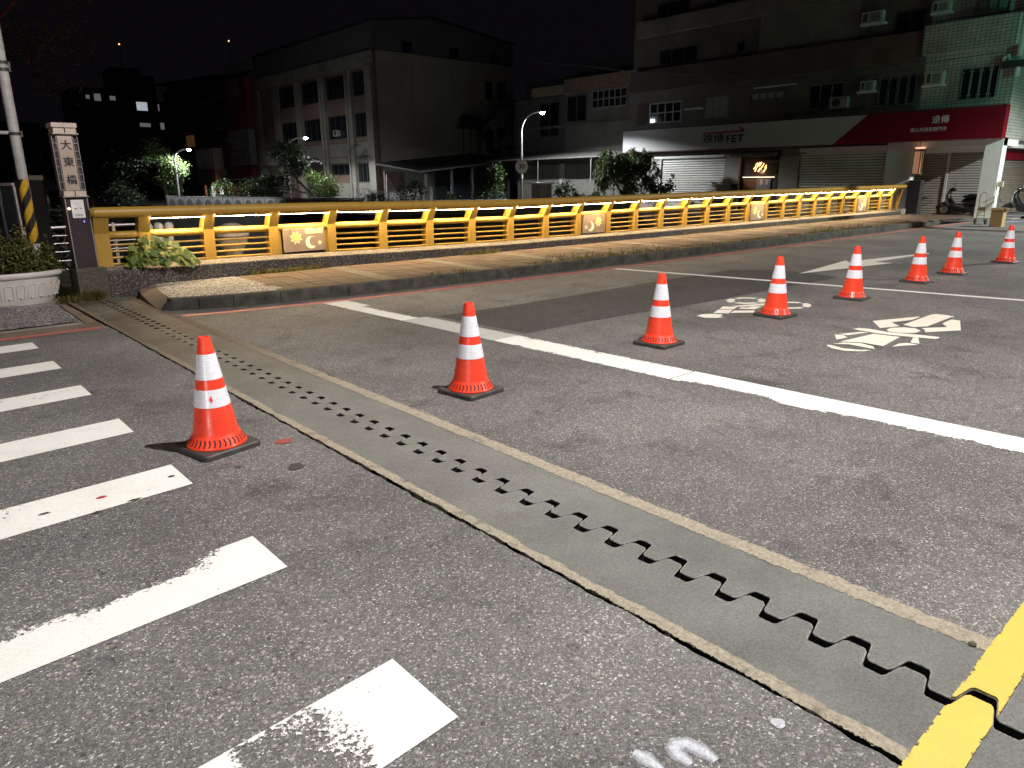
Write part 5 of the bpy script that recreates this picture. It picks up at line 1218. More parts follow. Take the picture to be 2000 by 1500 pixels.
flight(35.6, 5.3, 38.0, 7.0); flight(35.7, 5.25, 37.6, 3.1); flight(37.5, 3.0, 35.4, 1.0)
for x0, x1, z in ((33.9, 35.7, 5.25), (37.4, 39.2, 7.0), (37.2, 39.5, 3.0)):
    st.box(x0, x1, ys, BY-.05, z, z+.08); st.box(x0, x1, ys-.01, ys+.02, z+.35, z+.45).box(x0, x1, ys-.01, ys+.02, z+.9, z+.97)
for x in (33.95, 34.7, 35.3, 35.65, 37.45, 38.9): st.box(x, x+.06, ys, ys+.06, 0, 5.3 if x < 36 else 7.0)
st.box(33.9, 35.7, ys-.012, ys+.01, 5.3, 6.1)
st.build('fire_stair', DKM, big)
for y in (47.6, 51.4): MB().tube([(BX-.30, y, 0), (BX-.30, y, 9)], .05, 8).build('drain_pipe', GREYW, big)
wac = thing('air_conditioner', 'small white window air conditioner low on the cream block, lit by the lamp', 'air conditioner', (BX-.2, 49.4, 4.7))
MB().cbox(BX-.32, BX-.035, 49.15, 49.75, 4.72, 5.14, .02).build('casing', ACW, wac); MB().box(BX-.326, BX-.321, 49.25, 49.6, 4.79, 5.08).build('grille', ACG, wac)

# canopy and market front before the block
can = thing('dark_canopy', 'low dark market canopy with shutters in front of the gabled block', 'canopy', (29, 40, 0))
MB().add([(26.4, 38.0, 2.15), (34.6, 38.0, 2.98), (34.6, 43.5, 3.5), (26.4, 43.5, 2.75), (26.4, 38.0, 2.06), (34.6, 38.0, 2.86), (34.6, 43.5, 3.4), (26.4, 43.5, 2.65)],
         [(0, 1, 2, 3), (7, 6, 5, 4), (0, 4, 5, 1), (1, 5, 6, 2), (2, 6, 7, 3), (3, 7, 4, 0)]).build('roof', DKM, can)
for x in (26.9, 28.9, 30.6, 33.8): MB().box(x, x+.14, 38.3, 38.44, -.04, 2.1+(x-26.4)*.09).build('post', DKM, can)
mb = MB(); z = 0
while z < 2.0: mb.box(28.3, 30.5, 42.6, 42.64, z, z+.075); z += .1
mb.build('roller_shutter', SHUT, can); MB().box(30.7, 34.3, 42.6, 42.7, -.04, 2.6).build('dark_front', DKB, can)
MB().box(26.6, 28.2, 42.62, 42.7, -.04, 2.2).build('pink_front', plain('pinkish_wall', (.30, .22, .21), .8, grime=.3), can)
MB().prism([(26.5, -.03), (27.9, -.03), (26.55, 2.0)], 42.3, 42.36, 'y').build('white_awning_side', WFR, can)
for x, h in ((29.0, 1.9), (30.1, 1.9)): MB().tube([(x, 42.3, 0), (x, 42.3, h)], .045, 6).build('pale_post', WFR, can)

# ------------------------------------------------------------------ apartment row further along the river (facade X = 27.2)
row2 = thing('sign_apartment', 'dark apartment house with a tall red vertical sign and pierced white screen', 'building', (33, 76, 0))
DBR = plain('dark_brown_tile', (.15, .11, .09), .8, var=.25, scale=.4, grime=.5)
MB().box(BX+.2, BX+11, 63.8, 88.5, -.05, 11.2).build('wall', DBR, row2)
MB().box(BX-.1, BX+.2, 63.8, 69.6, 10.9, 11.7).build('parapet', CREAMW, row2)
MB().add([(BX-.8, 69.6, 11.0), (BX-.8, 88.9, 11.9), (BX+8, 88.9, 12.5), (BX+8, 69.6, 11.9), (BX-.8, 69.6, 10.85), (BX-.8, 88.9, 11.75), (BX+8, 88.9, 12.3), (BX+8, 69.6, 11.7)], [(0, 1, 2, 3), (7, 6, 5, 4), (0, 4, 5, 1), (1, 5, 6, 2), (2, 6, 7, 3), (3, 7, 4, 0)]).build('roof', DKM, row2)
MB().box(BX-.05, BX+.2, 78.5, 86, 10.2, 11.6).build('dark_opening', GLASS, row2)
for ya, yb, z0, z1 in ((71.4, 73.4, 7.6, 9.1), (75.2, 77.0, 7.5, 8.9), (71.4, 73.2, 5.0, 6.4), (75.0, 76.8, 4.9, 6.3), (79, 81.5, 7.4, 8.8), (83, 85, 7.4, 8.8), (83, 85.5, 5.2, 6.6)):
    window(row2, ya, yb, z0, z1, 3, 1, DFR, GLASS, .05, .07, BX+.2, 'X'); MB().box(BX-.35, BX+.2, ya-.2, yb+.2, z1+.08, z1+.2).build('window_hood', CREAMW, row2)
MB().box(BX-.6, BX+.2, 78.6, 82.0, 6.5, 7.3).build('balcony', DBR, row2)
MB().box(BX-.02, BX+.2, 80.3, 82.2, 5.2, 6.3).build('lit_window', emit('amber_curtain', (1, .42, .10), .04), row2)
bay = MB().box(BX-.9, BX+.2, 72.5, 77.2, 1.55, 2.78).build('bay', plain('bay_render', (.38, .37, .30), .8), row2)
MB().box(BX-.9, BX+.2, 77.4, 83.5, 1.3, 4.6).build('grey_wall', plain('grey_panelwall', (.20, .20, .21), .8), row2)
window(row2, 72.5, 77.3, 2.8, 4.75, 5, 1, plain('bright_frame', (.72, .70, .68), .5), GLASS, .92, .16, BX, 'X', 'bay_window')
RS = plain('sign_red_dim', (.23, .045, .045), .5); WSC = plain('screen_white', (.40, .39, .40), .6)
MB().box(BX-.35, BX+.2, 64.7, 69.1, 6.1, 10.4).build('vertical_sign', RS, row2); 
text('lettering', '冠', 1.5, plain('sign_pale', (.42, .36, .36), .5), row2, (BX-.36, 67.3, 9.5), (0, -1, 0), (0, 0, 1), depth=.004, sx=1.4)
MB().box(BX-.35, BX+.2, 64.9, 69.6, 3.05, 6.05).build('pierced_screen', WSC, row2)
q = random.Random(11); mb = MB()
for r in range(11):
    for c in range(8):
        if r in (0, 1, 10) and c % 2 == 0 or c == 7 or q.random() < .36: mb.box(BX-.362, BX-.351, 65.2+c*.55, 65.45+c*.55, 3.25+r*.25, 3.40+r*.25)
o = mb.build('screen_hole', GLASS, row2); o['kind'] = 'stuff'
MB().box(BX-.36, BX+.2, 64.9, 69.5, 2.0, 2.9).build('lower_sign', RS, row2)
MB().box(BX-1.0, BX-.9, 70.2, 70.3, 1.8, 4.0).box(BX-1.0, BX-.9, 64.3, 70.2, 1.75, 1.85).build('white_pipe', WFR, row2)
MB().box(BX-.8, BX+.2, 66, 79.5, 1.3, 1.5).build('shop_canopy', plain('canopy_orange', (.30, .15, .09), .7), row2)
MB().box(BX+.05, BX+.19, 73.9, 76.6, -.02, 1.25).build('lit_shopfront', emit('shop_white', (.92, .95, 1), 1.1), row2)
for y in (73.3, 76.7): MB().box(BX-.6, BX-.4, y, y+.4, -.02, 1.3).build('orange_pillar', plain('pillar_orange', (.5, .16, .08), .6), row2)
lamp('shop_glow', (BX-.9, 72.2, 1.1), 14, (1, .42, .18), .15)

# distant blocks with a few lit windows
FARM = plain('far_block', (.16, .14, .13), .9, var=.2, scale=.3)
def far_block(x, y, wdt, h, lab, lights, seed):
    t = thing('distant_apartment', lab, 'building', (x, y, 0))
    MB().box(x-wdt/2, x+wdt/2, y, y+10, -.05, h).build('wall', FARM, t)
    for k, (dx, z, ww, hh, m) in enumerate(lights):
        f = MB().box(x+dx-.15, x+dx+ww+.15, y-.06, y-.002, z-.12, z+hh+.12).build('window', DFR, t)
        MB().box(x+dx, x+dx+ww, y-.08, y-.061, z, z+hh).build('pane', m, f)
    return t
LW = emit('window_cool', (.85, .9, 1), .42); LW2 = emit('window_cool_dim', (.8, .8, .9), .12); LA = emit('window_amber', (1, .55, .25), .14)
far_block(30.5, 126, 7.4, 15.2, 'distant apartment block with small lit windows, left of the red vertical sign', [(-2.4, 13.6, .5, .55, LW2), (-1.3, 13.4, .9, 1.0, LW2), (.8, 13.6, .8, .6, LW2), (-1.8, 10.6, 2.0, .9, plain('dim_pane', (.2, .19, .18), .3))], 1)
far_block(35.2, 122, 3.2, 17, 'narrow distant block with two bright square windows', [(-1.4, 12.0, 1.5, 1.2, LW), (-1.3, 9.7, 1.5, .55, LW2)], 2)
far_block(39.6, 128, 5.2, 14.0, 'distant block with three small lit windows beside the sign house', [(-2.0, 13.0-.4, 1.2, 1.0, LW2), (-1.4, 9.8, 1.0, 1.0, LW2), (.5, 9.6, 1.4, .9, LA)], 3)
far_block(13.0, 120, 14, 9.6, 'low distant block hidden behind the dark trees', [(-4.5, 8.0, .3, .3, LW)], 4)
tw = thing('distant_tower', 'distant dark tower with an amber warning lamp', 'tower', (52.5, 195, 0)); MB().box(50, 56, 195, 205, -.05, 27.5).tube([(53, 198, 27.5), (53, 198, 32.6)], .12, 6).build('tower_body', FARM, tw); MB().lathe([(0, -.22), (.2, 0), (0, .22)], 10).build('warning_lamp', emit('amber_dot', (1, .5, .2), 3), tw).matrix_parent_inverse = Matrix.Translation(-Vector(tw.location)) @ Matrix.Translation((53, 198, 33.0))
tw = thing('roof_mast', 'thin roof mast with a small amber lamp above the sign house', 'mast', (33, 79, 11.8)); MB().tube([(32, 80, 11.7), (32, 80, 15.6)], .04, 6).build('mast_pole', DKM, tw); MB().lathe([(0, -.09), (.08, 0), (0, .09)], 10).build('warning_lamp', bpy.data.materials['amber_dot'], tw).matrix_parent_inverse = Matrix.Translation(-Vector(tw.location)) @ Matrix.Translation((32, 80, 15.7))
# ------------------------------------------------------------------ riverside walls, street lamps, sign
parv = thing('river_parapet', 'pale riverside parapet of arched panels beyond the yellow handrail', 'wall', (17.5, 42, 0))
PPAN = plain('parapet_panel', (.55, .53, .54), .75, var=.15, scale=2, bump=.1, grime=.3); PCAP = plain('parapet_cap', (.38, .37, .36), .7, var=.1, grime=.2)
A = Vector((15.3, 51.3)); B = Vector((19.35, 33.0)); L = (B-A).length; d = (B-A)/L; nrm = Vector((-d.y, d.x))
if nrm.dot(-A) < 0: nrm = -nrm                                   # towards the bridge
NP = 18
def pq(s, o): p = A+d*s+nrm*o; return p.x, p.y
def obox(mb, s0, s1, o0, o1, z0, z1):
    q4 = [pq(s0, o0), pq(s1, o0), pq(s1, o1), pq(s0, o1)]; return mb.prism(q4, z0, z1)
PIECE = L/NP
for k in range(NP):
    s = k*PIECE; obox(MB(), s+.09, s+PIECE-.01, -.05, .03, .02, .66).build('panel', PPAN, parv); obox(MB(), s, s+.075, -.06, .05, 0, .68).build('pier', PCAP, parv)
    c = s+.05+PIECE/2; mb = MB(); prev = None                     # raised pointed arch on the panel
    pts = [(-.40, .05), (-.40, .22), (-.33, .40), (-.18, .52), (0, .60), (.18, .52), (.33, .40), (.40, .22), (.40, .05)]
    vs = []
    for t, z in pts: x, y = pq(c+t*PIECE, .042); vs.append((x, y, z))
    x0, y0 = pq(c, .042); mb.add([(x0, y0, .05)]+vs, [(0, i, i+1) for i in range(1, len(vs))]+[(0, i+1, i) for i in range(1, len(vs))]); mb.build('arch_relief', PCAP, parv)
obox(MB(), -.1, L+.1, -.08, .07, .681, .74).build('cap', PCAP, parv)
led = thing('river_wall', 'low pale-topped riverside wall below the dark shops', 'wall', (24.4, 27.4, 0))
A2 = Vector((19.35, 31.1)); B2 = Vector((29.4, 23.9)); A, d, L0 = A2, (B2-A2).normalized(), (B2-A2).length; nrm = Vector((-d.y, d.x)); nrm = nrm if nrm.dot(-A) > 0 else -nrm
obox(MB(), 0, L0, -.15, .10, -3.2, .55).build('wall_body', plain('dark_wall', (.10, .10, .095), .9, grime=.5), led); obox(MB(), 0, L0, -.18, .13, .551, .64).build('cap', PCAP, led)
hand = thing('stair_railing', 'silver sloping handrail with thin bars by the gabled block', 'railing', (26, 41, 0))
mb = MB()
for k in range(22): x = 24.5+k*.14; y = 43.6-k*.16; z = 1.25-k*.035; mb.box(x, x+.03, y, y+.03, -.04, z)
mb.tube([(24.5, 43.6, 1.27), (27.5, 40.2, .50)], .03, 6); mb.build('bars', SILV, hand)

def street_lamp(label, base, head, h_arm, power, colr, r0=.06, cone=158):
    bx, by = base; hx_, hy_, hz_ = head; t = thing('street_lamp', label, 'street lamp', (bx, by, 0), 'curved-arm street lamps beyond the river')
    top = hz_; pts = [(bx, by, -.04), (bx, by, h_arm)]
    for k in range(1, 9):
        a = math.pi/2*k/8; f = 1-math.cos(a); pts.append((bx+(hx_-bx)*f*.92, by+(hy_-by)*f*.92, h_arm+(top-h_arm)*math.sin(a)))
    MB().tube(pts, [r0]*2+[r0*.8]*8, 10).build('pole', SILV, t, True)
    MB().tube([pts[-1], (hx_, hy_, hz_+.02)], [.05, .09], 8).build('head', SILV, t)
    MB().lathe([(0, -.11), (.10, -.08), (.125, 0), (.10, .03), (0, .04)], 14).build('lens', emit('lamp_lens', (.86, .95, 1), 160), t, True).matrix_parent_inverse = Matrix.Translation(-Vector(t.location)) @ Matrix.Translation((hx_+(hx_-bx)*.12, hy_+(hy_-by)*.12, hz_-.03))
    p_ = (hx_+(hx_-bx)*.12, hy_+(hy_-by)*.12, hz_-.16); lamp('street_or_fill_light', p_, power, colr, .08, 'SPOT', (p_[0], p_[1], 0), cone, .2)
    return t
street_lamp('street lamp carrying the 30 sign, right of the gabled block', (27.0, 29.5), (27.75, 28.85, 5.02), 4.0, 4200, (.92, .97, 1.0))
street_lamp('street lamp half hidden by the dark tree before the gabled block', (21.15, 45.35), (22.1, 44.8, 4.30), 3.5, 1700, (.92, .97, 1.0))
street_lamp('leftmost street lamp, lighting the pale green tree foliage', (16.75, 53.45), (17.55, 53.1, 3.78), 3.1, 2600, (.92, .98, 1.0), cone=174)
spd = thing('speed_sign', 'small round white sign reading 30 on the lamp pole', 'road sign', (26.93, 29.42, 2.15))
c = Vector((26.90, 29.38, 2.26)); fx = Vector((.80, -.60, 0)); fn = Vector((-.60, -.80, 0))
mb = MB(); ring = [c+fx*(.34*math.cos(2*math.pi*k/28))+Vector((0, 0, .36*math.sin(2*math.pi*k/28))) for k in range(28)]
mb.add([tuple(p) for p in ring]+[tuple(p-fn*.02) for p in ring], [tuple(range(28)), tuple(range(28, 56))[::-1]]+[(k, k+28, (k+1) % 28+28, (k+1) % 28) for k in range(28)])
mb.build('sign_plate', plain('sign_face', (.62, .60, .58), .5, var=.04, bump=0), spd)
text('lettering', '30', .34, INK, spd, c+fn*.004, fx, (0, 0, 1), offset=.012, depth=.002)
MB().box(26.90, 27.0, 29.38, 29.45, 1.62, 1.85).build('small_plate', WFR, spd)
ub = thing('utility_cabinet', 'brown cabinet with a white top standing behind the riverside wall', 'cabinet', (27.2, 27.9, 0))
MB().box(26.7, 27.5, 27.7, 28.4, -.04, 1.36).box(27.1, 27.13, 27.69, 27.70, 0, 1.3).build('cabinet_body', plain('cabinet_brown', (.17, .14, .12), .6), ub); MB().box(26.6, 27.6, 27.6, 28.5, 1.362, 1.44).build('cabinet_top', WFR, ub)

# ------------------------------------------------------------------ trees and shrubs
limb_tree('broadleaf_tree', 'bushy dark green tree in front of the left end of the shop sign', 'tree', (29.9, 24.7, -.04),
 ([(29.9, 24.7, -.04), (29.85, 24.7, .7), (29.95, 24.65, 1.5), (29.9, 24.6, 2.2)], .15, .09),
 [([(29.88, 24.68, .6), (29.5, 25.1, 1.5), (29.3, 25.3, 2.3)], .08, .04), ([(29.9, 24.65, .9), (30.3, 24.1, 1.7), (30.4, 23.9, 2.4)], .07, .03), ([(29.9, 24.6, 2.1), (29.7, 24.8, 2.8)], .05, .02)],
 [(29.45, 25.2, 2.35, .62, .62, .50, 1300), (30.2, 24.2, 2.30, .60, .60, .50, 1200), (29.2, 25.5, 2.75, .3, .3, .3, 220), (30.0, 24.5, 2.95, .25, .25, .25, 160), (30.5, 23.8, 2.75, .25, .25, .3, 160), (28.95, 25.8, 1.9, .25, .25, .6, 240), (30.75, 23.4, 1.85, .22, .22, .55, 220), (29.9, 24.7, 1.75, .75, .75, .40, 700), (29.3, 25.5, 1.6, .45, .45, .6, 700), (30.35, 23.75, 1.55, .4, .4, .6, 600), (29.95, 24.6, 1.1, .5, .5, .35, 350)], .24, leafmat('leaf_droop', (.03, .05, .014), (.12, .16, .05)), 41, aspect=.22, droop=1.4, clump=.2)
limb_tree('shrub', 'dark shrub in front of the bright left shutter', 'shrub', (30.6, 22.9, -.04), ([(30.6, 22.9, -.04), (30.6, 22.9, .6), (30.5, 22.8, 1.1)], .05, .02), [([(30.6, 22.9, .4), (30.9, 22.6, 1.3), (31.0, 22.5, 1.75)], .025, .008)],
 [(30.5, 23.0, .85, .5, .5, .55, 900), (30.8, 22.65, 1.2, .3, .3, .4, 260), (30.98, 22.5, 1.6, .1, .1, .2, 30)], .13, LEAFD, 42)
limb_tree('shrub', 'round shrub lit from above beside the lamp pole with the 30 sign', 'shrub', (26.0, 30.8, -.04), ([(26, 30.8, -.04), (26, 30.8, .8), (26.1, 30.7, 1.6)], .06, .02), [],
 [(26.0, 30.8, 1.0, .55, .55, .8, 1300), (26.2, 30.6, 1.9, .42, .42, .5, 800), (25.7, 31.1, .6, .6, .6, .4, 500)], .13, LEAF, 43)
limb_tree('shrub', 'small dark shrub right of the brown cabinet', 'shrub', (27.9, 27.1, -.04), ([(27.9, 27.1, -.04), (27.9, 27.1, .7), (27.9, 27.1, 1.1)], .04, .02), [], [(27.9, 27.1, 1.0, .5, .5, .45, 700), (28.3, 26.8, .6, .4, .4, .3, 300)], .14, LEAFD, 44)
for i, (x, y, rr, h, lab) in enumerate(((28.8, 26.0, .55, .45, 'low shrub under the brown shutter'), (29.1, 25.9, .30, .55, 'small spiky plant near the bushy tree'), (24.7, 29.2, .7, .6, 'low dark shrub under the canopy, left of the lamp'), (22.9, 33.9, .9, .9, 'dark shrub before the white awning side'), (21.9, 36.0, .8, .55, 'low scrubby shrub left of the dark canopy'), (23.9, 31.8, .6, .5, 'scrubby plant before the dark canopy front'))):
    limb_tree('shrub', lab, 'shrub', (x, y, -.04), ([(x, y, -.04), (x, y, h*.8), (x+.05, y, h*1.2)], .03, .01), [], [(x, y, h, rr, rr, h*.8, int(700*rr+250))], .13, LEAFD, 50+i)
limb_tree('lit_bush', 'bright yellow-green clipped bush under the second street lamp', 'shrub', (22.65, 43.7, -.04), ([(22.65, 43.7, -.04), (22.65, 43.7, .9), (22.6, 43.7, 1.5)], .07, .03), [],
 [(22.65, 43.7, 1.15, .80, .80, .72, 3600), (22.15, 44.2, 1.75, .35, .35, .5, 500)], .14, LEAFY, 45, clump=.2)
limb_tree('leaning_tree', 'dark leaning tree silhouetted before the second street lamp', 'tree', (22.1, 43.0, -.04),
 ([(22.1, 43.0, -.04), (21.6, 43.2, .8), (20.8, 43.6, 1.7), (20.4, 43.8, 2.6)], .13, .06),
 [([(21.6, 43.2, .8), (20.6, 43.0, 1.0), (19.7, 43.4, 1.3)], .06, .025), ([(20.8, 43.6, 1.7), (20.3, 43.3, 2.6), (20.1, 43.0, 3.3)], .05, .02), ([(20.8, 43.6, 1.7), (21.4, 43.8, 2.6), (21.6, 43.9, 3.0)], .04, .015)],
 [(20.2, 43.4, 3.3, .95, .8, .75, 1500), (20.9, 43.7, 2.5, .9, .8, .6, 1000), (19.3, 43.6, 1.35, 1.1, .8, .7, 1700), (18.6, 44.2, 1.0, .8, .8, .6, 700)], .22, LEAFD, 46, aspect=.3, droop=.7)
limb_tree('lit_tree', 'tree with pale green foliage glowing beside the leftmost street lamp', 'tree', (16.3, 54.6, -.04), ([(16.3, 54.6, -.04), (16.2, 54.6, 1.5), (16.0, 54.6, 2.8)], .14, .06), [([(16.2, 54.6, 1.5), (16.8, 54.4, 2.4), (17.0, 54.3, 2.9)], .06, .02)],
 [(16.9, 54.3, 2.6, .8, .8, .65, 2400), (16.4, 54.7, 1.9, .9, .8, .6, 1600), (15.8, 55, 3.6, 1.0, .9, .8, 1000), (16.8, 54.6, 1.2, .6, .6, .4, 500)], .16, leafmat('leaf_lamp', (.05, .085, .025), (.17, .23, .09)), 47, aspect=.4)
q = random.Random(6)
for i, (px_, py_, h, rr, lab) in enumerate(((9.2, 56, 5.2, 2.2, 'tall dark tree mass right of the name board'), (12.0, 57, 5.0, 2.1, 'dark tree between the name board and the lit foliage'), (14.2, 56, 4.4, 1.8, 'dark tree just left of the leftmost lamp'), (6.3, 58, 4.0, 1.9, 'dark low tree directly behind the name board'))):
    limb_tree('dark_tree', lab, 'tree', (px_, py_, -.04), ([(px_, py_, -.04), (px_+.1, py_, h*.35), (px_, py_, h*.7)], .2, .08), [([(px_, py_, h*.3), (px_+.9, py_-.3, h*.6)], .08, .03), ([(px_, py_, h*.3), (px_-.9, py_-.2, h*.6)], .08, .03)],
     [(px_, py_, h*.72, rr, rr, h*.28, 2200), (px_-rr*.6, py_, h*.5, rr*.6, rr*.6, h*.2, 900), (px_+rr*.6, py_, h*.5, rr*.6, rr*.6, h*.2, 900)], .24, LEAFD, 60+i)
for i, (x, y, rr, h, lab) in enumerate(((19.6, 52.8, .9, .9, 'spiky plant right of the lit shop doorway'), (23.6, 56.0, 1.2, 1.1, 'leafy shrub before the white pipe and lower red sign'), (13.1, 53.0, 1.3, .9, 'dark shrub at the left end of the arched parapet'))):
    limb_tree('shrub', lab, 'shrub', (x, y, -.04), ([(x, y, -.04), (x, y, h*.8), (x+.05, y, h*1.2)], .04, .01), [], [(x, y, h, rr, rr, h*.8, 1000)], .22, LEAF if i < 2 else LEAFD, 70+i, aspect=.3)
limb_tree('overhanging_tree', 'tall dark tree with foliage tinged red at the top left corner', 'tree', (1.2, 20.5, -.02), ([(1.2, 20.5, -.02), (1.3, 20.5, 2.0), (1.6, 20.4, 4.2)], .2, .1), [([(1.4, 20.5, 2.5), (2.6, 20.2, 4.6), (3.6, 19.8, 5.6)], .09, .03), ([(1.5, 20.5, 3.2), (1.0, 20, 5), (.6, 19.6, 6.2)], .08, .03)],
 [(1.4, 20.2, 5.6, 1.7, 1.5, 1.5, 1700), (3.2, 20.0, 5.4, 1.4, 1.2, 1.3, 1100), (4.3, 20.4, 4.3, .9, .9, .7, 350), (.2, 19.5, 4.2, 1.2, 1.2, 1.0, 800)], .16, LEAF, 48, aspect=.25, droop=.8)
for i, (x, y, rr, h, lab) in enumerate(((2.9, 16.5, .9, .62, 'dark weeds behind the silver fence, between the pillars'), (.6, 16.0, 1.3, .8, 'dark undergrowth behind the silver fence at the left edge'), (3.6, 14.6, .5, .30, 'low weeds behind the first bays of yellow railing'))):
    limb_tree('shrub', lab, 'shrub', (x, y, -.02), ([(x, y, -.02), (x, y, h*.8), (x+.05, y, h*1.2)], .03, .01), [], [(x, y, h, rr, rr*.6, h*.8, 900)], .10, LEAFD, 80+i)

# ------------------------------------------------------------------ scooters, hand trolley, box and standpipe by the corner pillar
BLKP = plain('black_gloss', (.012, .012, .014), .22, var=.1, bump=0, spec=.6); GRYP = plain('grey_gloss', (.24, .25, .26), .3, var=.08, bump=0); TYRE = plain('tyre_rubber', (.02, .02, .02), .8); RIM = plain('wheel_rim', (.20, .20, .20), .35, .8); CHR = plain('chrome', (.6, .6, .6), .2, .9, bump=0)
def scooter(label, loc, rz_):
    t = thing('motor_scooter', label, 'scooter', (0, 0, 0), 'scooters parked at the corner')
    # local frame: +X is the front
    def wheel(x):
        pr = [(.145, -.05), (.19, -.055), (.235, -.045), (.25, 0), (.235, .045), (.19, .055), (.145, .05)]
        w_ = MB().lathe(pr, 24, close=False).build('wheel', TYRE, t, True); r_ = MB().lathe([(.05, -.05), (.06, -.04), (.145, -.035), (.145, .035), (.06, .04), (.05, .05)], 16, close=True).build('rim', RIM, w_, True)
        w_.matrix_parent_inverse = Matrix.Translation((x, 0, .25)) @ Matrix.Rotation(R(90), 4, 'X'); return w_
    wheel(.62); wheel(-.62)
    def loft(secs, name, m):
        mb = MB(); n = 12; vs = []
        for x, z, ry, rzz in secs:
            for k in range(n): a = 2*math.pi*k/n; vs.append((x, ry*math.copysign(abs(math.cos(a))**.7, math.cos(a)), z+rzz*math.copysign(abs(math.sin(a))**.7, math.sin(a))))
        fs = [(i*n+k, i*n+(k+1) % n, (i+1)*n+(k+1) % n, (i+1)*n+k) for i in range(len(secs)-1) for k in range(n)]
        fs += [tuple(range(n))[::-1], tuple(range((len(secs)-1)*n, len(secs)*n))]
        o = mb.add(vs, fs).build(name, m, t, True); bm = bmesh.new(); bm.from_mesh(o.data); bmesh.ops.recalc_face_normals(bm, faces=bm.faces); bm.to_mesh(o.data); bm.free(); return o
    loft([(-.98, .74, .06, .05), (-.78, .66, .20, .16), (-.45, .60, .24, .24), (-.12, .54, .23, .24), (.05, .44, .20, .18)], 'rear_body', BLKP)
    loft([(-.95, .78, .03, .02), (-.6, .73, .185, .045), (-.25, .66, .19, .05), (-.05, .62, .10, .03)], 'side_panel', GRYP)
    loft([(-.80, .84, .10, .03), (-.5, .84, .15, .06), (-.2, .80, .15, .06), (.02, .76, .09, .04)], 'seat', BLKP)
    loft([(-.25, .36, .19, .12), (-.05, .36, .22, .15), (.2, .36, .23, .15), (.42, .44, .22, .18)], 'floorboard', BLKP)
    loft([(.30, .42, .22, .16), (.44, .60, .26, .22), (.46, .84, .24, .18), (.42, 1.0, .15, .08)], 'leg_shield', BLKP)
    loft([(.46, .50, .14, .14), (.60, .68, .22, .18), (.56, .88, .18, .12), (.48, 1.0, .10, .06)], 'front_cowl', GRYP)
    loft([(.40, .46, .10, .10), (.60, .48, .12, .11), (.80, .42, .11, .09), (.92, .32, .07, .05)], 'front_mudguard', BLKP)
    loft([(.30, 1.02, .07, .05), (.42, 1.06, .14, .07), (.52, 1.02, .09, .05)], 'handlebar_cowl', BLKP)
    MB().tube([(.26, -.36, 1.06), (.36, -.15, 1.05), (.36, .15, 1.05), (.26, .36, 1.06)], .018, 8).build('handlebar', DKM, t, True)
    for s in (-1, 1):
        MB().tube([(.36, s*.22, 1.06), (.36, s*.28, 1.26)], .008, 6).build('mirror_stem', DKM, t)
        MB().lathe([(0, -.008), (.05, -.006), (.055, 0), (.05, .006), (0, .008)], 14).build('mirror', CHR, t, True).matrix_parent_inverse = Matrix.Translation((.36, s*.30, 1.29)) @ Matrix.Rotation(R(90), 4, 'Y')
        MB().tube([(.58, s*.07, .70), (.62, s*.07, .25)], .022, 8).build('fork', DKM, t)
    loft([(.585, .80, .09, .045), (.635, .79, .08, .04), (.65, .785, .05, .02)], 'headlight', plain('headlight_glass', (.4, .42, .42), .1, bump=0))
    loft([(-.97, .73, .07, .025), (-.99, .72, .05, .02)], 'tail_light', plain('tail_red', (.3, .01, .01), .2, bump=0))
    loft([(-.35, .26, .05, .05), (-.62, .30, .06, .06), (-.98, .40, .045, .045)], 'exhaust', DKM)
    loft([(.1, .26, .16, .12), (-.35, .30, .18, .16), (-.72, .28, .14, .12)], 'engine', DKM)
    MB().tube([(-.05, -.12, .28), (-.12, -.22, .02)], .014, 6).build('stand', DKM, t)
    MB().box(-1.0, -.985, -.10, .10, .48, .62).build('number_plate', WFR, t)
    t.location = loc; t.rotation_euler = (0, 0, rz_); return t
s0 = scooter('black scooter with grey flank parked between brown shutter and white pillar', (33.25, 10.0, .03), R(104))
s1_ = dup(s0, (33.5, 7.75, .03), R(98), 'dark scooter at the right edge beyond the white corner pillar')
STL = plain('trolley_steel', (.20, .19, .18), .4, .6)
tr_ = thing('hand_trolley', 'thin steel hand trolley standing upright beside the cardboard box', 'trolley', (28.35, 7.95, 0))
mb = MB(); X0, Yt = 28.35, 7.95
mb.tube([(X0, Yt-.14, .10), (X0, Yt-.13, .95), (X0+.02, Yt-.08, 1.05), (X0+.02, Yt+.02, 1.05), (X0, Yt+.07, .95), (X0, Yt+.08, .10)], .014, 8)
for z in (.3, .55): mb.tube([(X0, Yt-.14, z), (X0, Yt+.08, z)], .010, 6)
mb.build('frame', STL, tr_, True); MB().box(X0-.22, X0, Yt-.17, Yt+.10, .035, .045).build('toe_plate', STL, tr_)
MB().box(X0-.008, X0+.012, Yt-.13, Yt+.07, .46, .58).build('back_plate', plain('rust_plate', (.22, .17, .11), .7), tr_)
for y in (Yt-.19, Yt+.12):
    MB().lathe([(.02, -.02), (.085, -.025), (.095, 0), (.085, .025), (.02, .02)], 16).build('wheel', TYRE, tr_, True).matrix_parent_inverse = Matrix.Translation(-Vector(tr_.location)) @ Matrix.Translation((X0+.05, y, .095)) @ Matrix.Rotation(R(90), 4, 'X')
CARD = plain('cardboard', (.30, .215, .09), .85, var=.15, scale=3, bump=.15, grime=.2)
bxx = thing('cardboard_box', 'upright brown cardboard box with open flaps behind the farthest cone', 'box', (27.4, 7.15, 0))
MB().box(27.2, 27.55, 6.98, 7.32, 0, .60).build('box_body', CARD, bxx)
